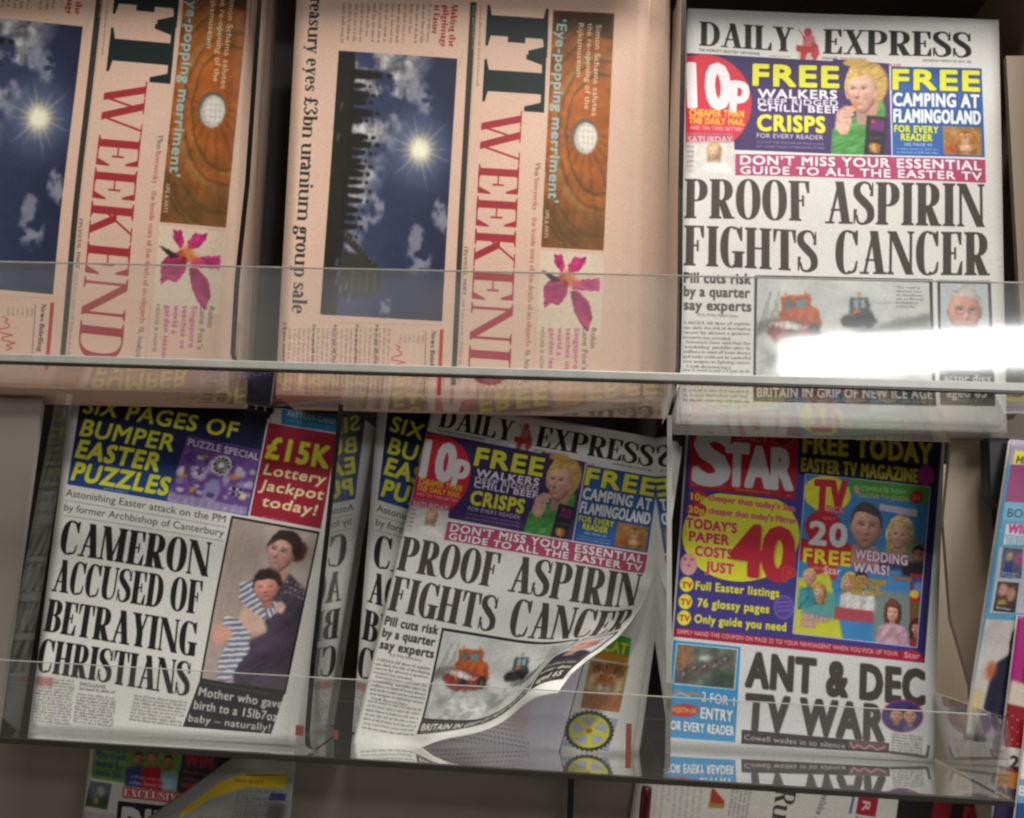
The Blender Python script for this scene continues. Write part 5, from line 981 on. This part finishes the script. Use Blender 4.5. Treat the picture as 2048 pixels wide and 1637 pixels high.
# lower tier
LX0, LX1 = -.62, .3045; LZ = -.1445
rk('shelf_floor', MB().box(LX0, LX1, -.1165, .13, LZ-.0035, LZ), ACR_F)
rk('front_lip', lip(LX0, LX1, LZ+.001, -.0895, r=.014), ACR)
rk('front_edge', MB().box(LX0, LX1, -.1215, -.1168, LZ-.0037, LZ+.0005), EDGED, .0006)
rk('lip_rim', MB().box(LX0, LX1-.015, -.1197, -.1173, -.0896, -.0891), EDGE)
def lower_div(x, zt=.118, lean=-.0, dark=True):
    P = [(.06, LZ+.001), (-.102, LZ+.001), (-.1165, LZ+.014), (-.1165, -.08), (-.095, zt), (.06, zt)]
    m = MB().prism(P, 'x', x-.0015, x+.0015); rk('divider', m, ACR_D)
    f = [(-.102, LZ+.0015), (-.112, LZ+.006), (-.1165, LZ+.016), (-.1165, -.08), (-.095, zt)]; Q = f+[(y+.0012, z) for y, z in reversed(f)]
    rk('divider_edge', MB().prism(Q, 'x', x-.0018, x+.0018), SEAM if dark else EDGE)
lower_div(-.1885); lower_div(.0715, dark=False)
rk('end_panel', MB().prism([(-.094, -.144), (-.1165, -.130), (-.1165, -.08), (-.100, .122), (-.082, .122)], 'x', -.4225, -.4195), ACR)
rk('end_panel', MB().prism([(.012, LZ+.001), (-.1165, LZ+.001), (-.1165, -.0905), (.012, -.0905)], 'x', .3015, .3043), ACR_D)
# back and side metalwork
rk('back_panel', MB().box(-.75, .4095, .135, .140, .117, .75), BAYB)
rk('back_panel', MB().box(-.75, .305, .135, .140, -.145, .1165), BAYB)
rk('back_panel', MB().box(.41, .9, .135, .140, -.6, .75), BACK)
rk('unseen_shade_tray', MB().box(XL, .078, -.114, .13, .585, .60), BAYB)  # opaque trays added out of view, fronts set so their shadows reach the page tops
rk('unseen_shade_tray', MB().box(.080, .4095, -.064, .13, .585, .60), BAYB)
rk('back_panel', MB().box(-.80, .9, .004, .009, -.62, -.152), LOWB)
rk('side_panel', MB().box(-.80, -.466, -.050, -.045, -.149, .122), BACK)
m = MB(); P = [(.318, .118), (.352, .118), (.347, -.02), (.336, -.125), (.312, -.03), (.309, .05)]; rk('side_panel', m.prism(P, 'y', -.01, -.004), BEIGE)
m = MB(); rk('side_panel', MB().prism([(.327, -.04), (.360, -.06), (.375, -.40), (.345, -.40), (.327, -.16)], 'y', -.005, .0), BEIGE)
rk('rack_upright', MB().prism([(.347, .10), (.372, .10), (.372, -.20), (.349, -.12)], 'y', -.022, -.012), DARKM, .001)
rk('bracket', MB().prism([(.335, .118), (.352, .118), (.353, .075), (.350, .055), (.340, .062), (.334, .07)], 'y', -.040, -.024), DARKM, .001)
rk('rack_upright', MB().box(.300, .318, .05, .06, -.14, .125), DARKM)
rk('side_panel', MB().box(.3795, .46, -.012, -.006, .13, .475), BEIGE)
rk('bracket', MB().prism([(.412, .44), (.44, .445), (.44, .40), (.408, .405)], 'y', -.05, -.03), DARKM, .001)
rk('support_post', MB().box(.002, .007, -.02, -.012, -.62, LZ-.01), DARKM)
for x, z, w, h in ((-.1943, -.1275, .006, .007), (-.1672, -.1290, .003, .006), (.0437, -.1245, .004, .030)):
    rk('sticker', MB().box(x-w/2, x+w/2, -.1163, -.1160, z-h/2, z+h/2), STICK)
f = MB().box(-6, 6, -6, 3, -1.62, -1.6).build('shop_floor', FLOORM); f["kind"] = "structure"
w_ = MB().box(-6, 6, .9, .95, -1.6, 1.6).build('shop_wall', BEIGE); w_["kind"] = "structure"
c_ = MB().box(-6, 6, -6, 3, 2.3, 2.35).build('shop_ceiling', plain("ceiling_paint", 'cfcac0', .8, .03, 3)); c_["kind"] = "structure"

# ================================================================== newspapers
pg_a, tiger = page_aspirin(); pg_f = page_salmon(); pg_c = page_betray(); pg_s = page_star(); pg_u = page_under()
M_A = print_mat("aspirin_front_page", pg_a); M_F = print_mat("salmon_front_page", pg_f); M_C = print_mat("betrayal_front_page", pg_c); M_S = print_mat("red_top_front_page", pg_s); M_U = print_mat("knitwear_inside_page", pg_u)

def pile(root, n, dx, dy, dz, label, jit=.0015, seed=3, rot=.004, scale=(1, 1, 1)):
    r = random.Random(seed); W = ("second", "third", "fourth", "fifth", "sixth", "seventh", "eighth", "ninth")
    for k in range(1, n+1): copy_of(root, dx*(1-.55**k)*2.4+r.uniform(-jit, jit), dy*k, dz*k, r.uniform(-rot, rot), label.replace("#", W[k-1]), scale)

# salmon broadsheets in the middle bay
G = "salmon broadsheets piled in the middle bay of the upper shelf"
ftA = newspaper("salmon broadsheet lying sideways at the front of the middle pile, blue sky picture in full view", G, P_FT, [(597, -60), (1298, -40), (1280, 806), (551, 790)], pg_f, M_F, PINKN, warp=gentle(3, .0012, .004), pages=5, gap=.0012, seed=2, spread=.003)
ftA["label"] = "front salmon broadsheet of the middle pile, its blue sky picture in full view"
pile(ftA, 5, .0058, .0062, -.0012, "# salmon broadsheet from the front of the middle pile, only its page edges showing", .0004, 5, .0006, (1.05, 1, 1))
# salmon broadsheets in the left bay
MF1 = affine(P_FT, P_FT, [((915, 122), (167, 58)), ((884, 644), (108, 590)), ((1206, 503), (452, 458)), ((1082, 222), (337, 161)), ((1082, 498), (320, 446))])
G = "salmon broadsheets piled in the left bay of the upper shelf"
ftB = newspaper("front salmon broadsheet of the left pile, cut off by the left edge of the photo", G, P_FT, [(-260, -90), (497, -60), (457, 788), (-338, 772)], pg_f, M_F, PINKN, MF1, warp=gentle(8, .0012, .004), pages=5, gap=.0012, seed=4, spread=.002)
pile(ftB, 5, .0004, .0062, -.0012, "# salmon broadsheet from the front of the left pile, only its page edges showing", .0012, 6, .002)
# aspirin tabloids, upper right bay
G = "white tabloids with the aspirin headline in the upper right bay"
exA = newspaper("front white tabloid on the upper shelf, aspirin headline half behind the clear lip", G, P_EXP, [(1376, 18), (1997, 40), (2013, 866), (1352, 848)], pg_a, M_A, NEWS, warp=gentle(5, .0016, .003), pages=5, gap=.0009, seed=6, spread=.002)
pile(exA, 4, .0012, .0060, -.0012, "# white aspirin tabloid from the front in the upper right bay, only its edges showing", .002, 7, .006)
# betrayal tabloids, lower left bay
G = "white tabloids with the four line headline in the lower left bay"
caA = newspaper("front white tabloid at lower left with four line headline and mother and baby picture", G, P_CAM, [(146, 758), (693, 836), (590, 1490), (57, 1463)], pg_c, M_C, NEWS, warp=gentle(9, .0015, .003), pages=5, gap=.0009, seed=8, spread=.002)
pile(caA, 4, .0006, .0085, .0, "# mother and baby tabloid from the front in the lower left bay, edges showing", .0015, 9, .004)
# the same tabloid standing behind the curling aspirin copy in the lower middle bay
P_C2 = Plane(-.030, .20, LZ)
MC2 = affine(P_CAM, P_C2, [((135, 969), (757, 1002)), ((143, 959), (762, 990)), ((117, 1106), (745, 1130)), ((104, 1182), (733, 1204)), ((87, 1262), (725, 1279))], True)
def inv_quad(pg, M, pl, quad):                  # corners of the whole page on the new plane
    A = M[:, :2]; t = M[:, 2]; return [np.linalg.solve(A, pg.plane.loc(*c)-t) for c in quad]
class _Q:                                       # lets newspaper() take plane coordinates directly
    pass
def newspaper_q(label, group, plane, quad, *a, **k):
    loc = plane.loc; it = iter(quad); plane2 = Plane(plane.b, plane.k, plane.z0); plane2.loc = lambda *c: np.array(c); return newspaper(label, group, plane2, [tuple(q) for q in quad], *a, **k)
qc2 = inv_quad(pg_c, MC2, P_C2, [(146, 758), (693, 836), (590, 1490), (57, 1463)])
caB = newspaper_q("dark blue and white tabloid behind the curling copy, its left edge showing", "tabloids filling the lower middle bay", P_C2, qc2, pg_c, M_C, NEWS, MC2, warp=gentle(12, .0012, .002), pages=5, seed=11)
pile(caB, 3, .0006, .0075, 0, "# dark blue and white tabloid from the front, behind the curling copy", .001, 12, .002)
# aspirin tabloid with its corner curling forward
ME2 = affine(P_EXP, P_E2, [((1373, 107), (848, 864)), ((1962, 138), (1322, 954)), ((1367, 531), (778, 1220)), ((1968, 455), (1263, 1220)), ((1970, 367), (1289, 1155)), ((1943, 116), (1308, 935)), ((1398, 92), (875, 852)), ((1368, 437), (795, 1140)), ((1504, 622), (870, 1315))])
quad_e = [(1376, 30), (1990, 48), (2004, 866), (1352, 846)]
qe2 = inv_quad(pg_a, ME2, P_E2, quad_e)
ax0 = P_E2.loc(712, 1492); ax1 = P_E2.loc(1338, 1072); axd = (ax1-ax0)/np.linalg.norm(ax1-ax0); axn = np.array([axd[1], -axd[0]])
if axn@(P_E2.loc(1250, 1530)-ax0) < 0: axn = -axn
_g = gentle(15, .0012, .002)
def curl(u, v, a, t):
    g = _g(u, v, a, t); s = (np.array([u, v])-ax0)@axn; l = (np.array([u, v])-ax0)@axd
    # top right corner rounds back slightly
    c = max(0, a-.86)*max(0, .25-t)*.0
    if s <= 0: return (u, v, g[2]+c)
    S = .165; A = 1.40; r = min(s/S, 1); x = y = 0; n = 24
    for k in range(n):
        ss = (k+.5)/n*s; th = A*min(1, ss/.05)*(1-.25*max(0, ss-.05)/.1)+.10*math.sin(l*40+ss*30)
        x += math.cos(th)*s/n; y += math.sin(th)*s/n
    y = y*.54+min(1, s/.03)*(.0022*math.sin(l*95+s*60)+.0014*math.sin(l*210-s*130)); x += min(1, s/.05)*.0025*math.sin(l*60+1.0)
    q = ax0+axd*l+axn*x; return (q[0], q[1], g[2]+y)
e2 = thing("newspaper", "white aspirin tabloid tilted in the lower middle bay, its bottom right corner curling forward", "newspaper", "tabloids filling the lower middle bay", P_E2.world(-.05, .0, -.006))
b = np.array(e2.location)
add_sheet('front_page', sheet('front_page', P_E2, qe2, b, pg_a, ME2, curl, nx=70, ny=84), M_A, NEWS, e2)
qu = [P_E2.loc(*c) for c in ((850, 845), (1345, 930), (1262, 1520), (700, 1478))]
qu = [qe2[0], qe2[1]+[.002, 0], P_E2.loc(1262, 1514), qe2[3]]
o = add_sheet('inside_page', sheet('inside_page', P_E2, qu, b, pg_u, IDENT, gentle(16, .001, .001), n0=-.002), M_U, NEWS, e2); o["label"] = "inside page with knitwear, tiger and chainring pictures showing under the curl"
for k in range(4): add_sheet('inner_page', sheet('inner_page', P_E2, [np.array(c)+[.0012*(k % 3-1), .001*(k % 2)] for c in qu], b, None, IDENT, gentle(60+k, .0005, .001), .0005, -.0035-k*.001, 8, 10), NEWS, NEWS, e2)
e2b = newspaper_q("plain white tabloid straight behind the curling copy, its right edge showing", "tabloids filling the lower middle bay", Plane(-.041, .22, LZ), [np.array(qe2[0])+[.012, .004], np.array(qe2[1])+[.006, -.004], qu[2]+[.006, .0], np.array(qe2[3])+[.014, 0]], None, NEWS, NEWS, warp=gentle(18, .0015, .002), pages=4, seed=14)
# red tabloid, lower right bay
G = "red and purple tabloids in the lower right bay"
stA = newspaper("front red and purple tabloid at lower right, masthead over a yellow price disc", G, P_STAR, [(1378, 802), (1889, 838), (1866, 1524), (1328, 1496)], pg_s, M_S, NEWS, warp=gentle(20, .0012, .002), pages=5, seed=16, spread=.002)
pile(stA, 4, .0022, .0065, 0, "# red and purple tabloid from the front in the lower right bay, edges showing", .001, 17, .003)

# papers under the lower shelf
pg_x = page_exclusive(); M_X = print_mat("exclusive_front_page", pg_x)
newspaper("tabloid with green and red panels hanging under the lower shelf at left", None, P_B, [(187, 1440), (592, 1480), (560, 1800), (150, 1760)], pg_x, M_X, NEWS, warp=gentle(22, .001, .001), pages=4, seed=18)
def fl(u, v, a, t): return (u, v, .012+.020*math.sin(min(1, a*1.2)*math.pi)*.8+.01*(1-a))
fp = page_flap_page = Page(P_B, [(440, 1470), (604, 1485), (575, 1800), (240, 1720)], '8f8f8c')
fp.body((505, 1572), (573, 1582), (-46, 150), 24, 4, '4b4a47', .6, 8); fp.body((430, 1620), (500, 1630), (-40, 120), 18, 4, '4b4a47', .6, 9)
fp.poly([(470, 1552), (520, 1534), (583, 1542), (580, 1574), (520, 1562), (450, 1584), (390, 1624), (396, 1606)], 'c4a92c', 1, 1); fp.t("ISSUE BUZZ", (500, 1551), (546, 1558), 7, '7a3420', 'k', (.1, -1)); fp.line([(520, 1538), (582, 1546)], 1.5, '3a3a3c')
fp.poly([(555, 1580), (582, 1583), (579, 1597), (552, 1594)], '3c3f70'); fp.poly([(552, 1600), (580, 1603), (570, 1660), (540, 1650)], '5a5a56', 1, 3)
M_FL = print_mat("folded_inside_page", fp)
t_ = thing("newspaper", "grey folded newspaper with a yellow strip, tucked under the lower shelf", "newspaper", None, P_B.world(-.25, .15, .01)); bb = np.array(t_.location)
add_sheet('folded_page', sheet('folded_page', P_B, [P_B.loc(*c) for c in ((500, 1497), (602, 1497), (575, 1780), (265, 1665))], bb, fp, IDENT, fl), M_FL, NEWS, t_)
add_sheet('folded_page', sheet('folded_page', P_B, [P_B.loc(*c) for c in ((352, 1625), (600, 1690), (590, 1790), (290, 1720))], bb, None, IDENT, lambda u, v, a, t: (u, v, .03+.006*math.sin(a*3))), NEWS, NEWS, t_)
pg_b = page_broadsheet(); M_B = print_mat("sideways_broadsheet_page", pg_b)
newspaper("white broadsheet lying sideways under the lower shelf, dark red panels at its edge", None, P_BR, [(1277, 1530), (2006, 1600), (1980, 1850), (1240, 1780)], pg_b, M_B, NEWS, warp=gentle(24, .001, .001), pages=4, seed=19)
def lathe(prof, n=14):
    m = MB(); m.v = [(r*math.cos(2*math.pi*i/n), r*math.sin(2*math.pi*i/n), z) for r, z in prof for i in range(n)]
    for j in range(len(prof)-1):
        for i in range(n): a = j*n+i; b2 = j*n+(i+1) % n; m.f.append((a, b2, b2+n, a+n))
    m.f.append(tuple(reversed(range(n)))); m.f.append(tuple((len(prof)-1)*n+i for i in range(n))); return m
pen = thing("pen", "dark red and black pen standing under the lower shelf beside the broadsheet", "pen", None, (.0575, -.055, -.235))
pen.rotation_euler = (0, .07, 0)
PR = plain("dark_red_plastic", '6a1c26', .3, .1, 60)
lathe([(.0035, .018), (.0042, .02), (.0042, .066), (.0036, .070)]).build('cap', PR, pen, smooth=True); lathe([(.0025, -.002), (.0038, .0), (.0038, .0179)]).build('barrel', DARKM, pen, smooth=True); lathe([(.0004, -.010), (.0022, -.0022)]).build('tip', EDGE, pen, smooth=True); MB().box(-.0008, .0008, -.0062, -.0048, .026, .064).build('clip', DARKM, pen)
# magazines at the right edge
pg_m = page_glossy(); M_G = print_mat("glossy_cover", pg_m, .45, .08)
newspaper("glossy magazine leaning at the right edge of the rack, magenta and light blue cover", "magazines at the right edge", P_M, [(2022, 880), (2300, 900), (2230, 1530), (1930, 1480)], pg_m, M_G, NEWS, warp=gentle(25, .001, .001), pages=4, seed=21, cat="magazine", name="magazine")

def page_spines():
    p = Page(P_M3, [(2036, 1232), (2300, 1240), (2260, 1700), (1984, 1650)], '7c1c24')
    p.poly([(2036, 1225), (2060, 1228), (2040, 1380), (2016, 1372)], 'a8207c'); p.poly([(2022, 1360), (2060, 1372), (2052, 1420), (2012, 1408)], 'cfc4b4', 1, 2); p.poly([(2012, 1408), (2060, 1418), (2044, 1500), (2000, 1492)], '8c1420', 1, 1)
    for k in range(9): p.ell(2014+k % 3*10, 1424+k*8, 2, 2, 'd8a0a0', .8, .6)
    p.poly([(2000, 1492), (2060, 1500), (2050, 1540), (1994, 1532)], 'd0ccc8'); p.t("2", (2018, 1536), (2034, 1538), 26, '242228', 'k'); p.poly([(1994, 1540), (2050, 1548), (2040, 1580), (1990, 1572)], 'c07a2c', 1, 1); p.poly([(1990, 1575), (2040, 1582), (2034, 1660), (1980, 1650)], '2c2048', 1, 1)
    p.poly([(2060, 1228), (2300, 1240), (2260, 1700), (2034, 1660)], '9c2030')
    return p
def page_blue():
    p = Page(P_M4, [(2054, 1440), (2300, 1450), (2260, 1760), (2022, 1700)], '6fa4c4')
    p.poly([(2038, 1500), (2060, 1503), (2054, 1560), (2030, 1556)], 'dfe6ea', 1, 1); p.t("B", (2036, 1590), (2050, 1592), 20, 'e4ecf2', 'k'); p.poly([(2030, 1606), (2300, 1620), (2290, 1700), (2022, 1690)], '28508c')
    return p
P_M3 = Plane(-.085, .1, -.2); P_M4 = Plane(-.098, .1, -.25)
pg3 = page_spines(); M3 = print_mat("magenta_red_cover", pg3, .45, .05); pg4 = page_blue(); M4 = print_mat("pale_blue_cover", pg4, .45, .05)
newspaper("magazine with magenta, cream and dark red bands, in front of the navy dress cover", "magazines at the right edge", P_M3, [(2036, 1232), (2300, 1240), (2260, 1700), (1984, 1650)], pg3, M3, NEWS, warp=gentle(31, .001, .001), pages=3, seed=31, cat="magazine", name="magazine")
newspaper("pale blue magazine cut off by the bottom right corner of the photo", "magazines at the right edge", P_M4, [(2054, 1440), (2300, 1450), (2260, 1760), (2022, 1700)], pg4, M4, NEWS, warp=gentle(32, .001, .001), pages=3, seed=32, cat="magazine", name="magazine")
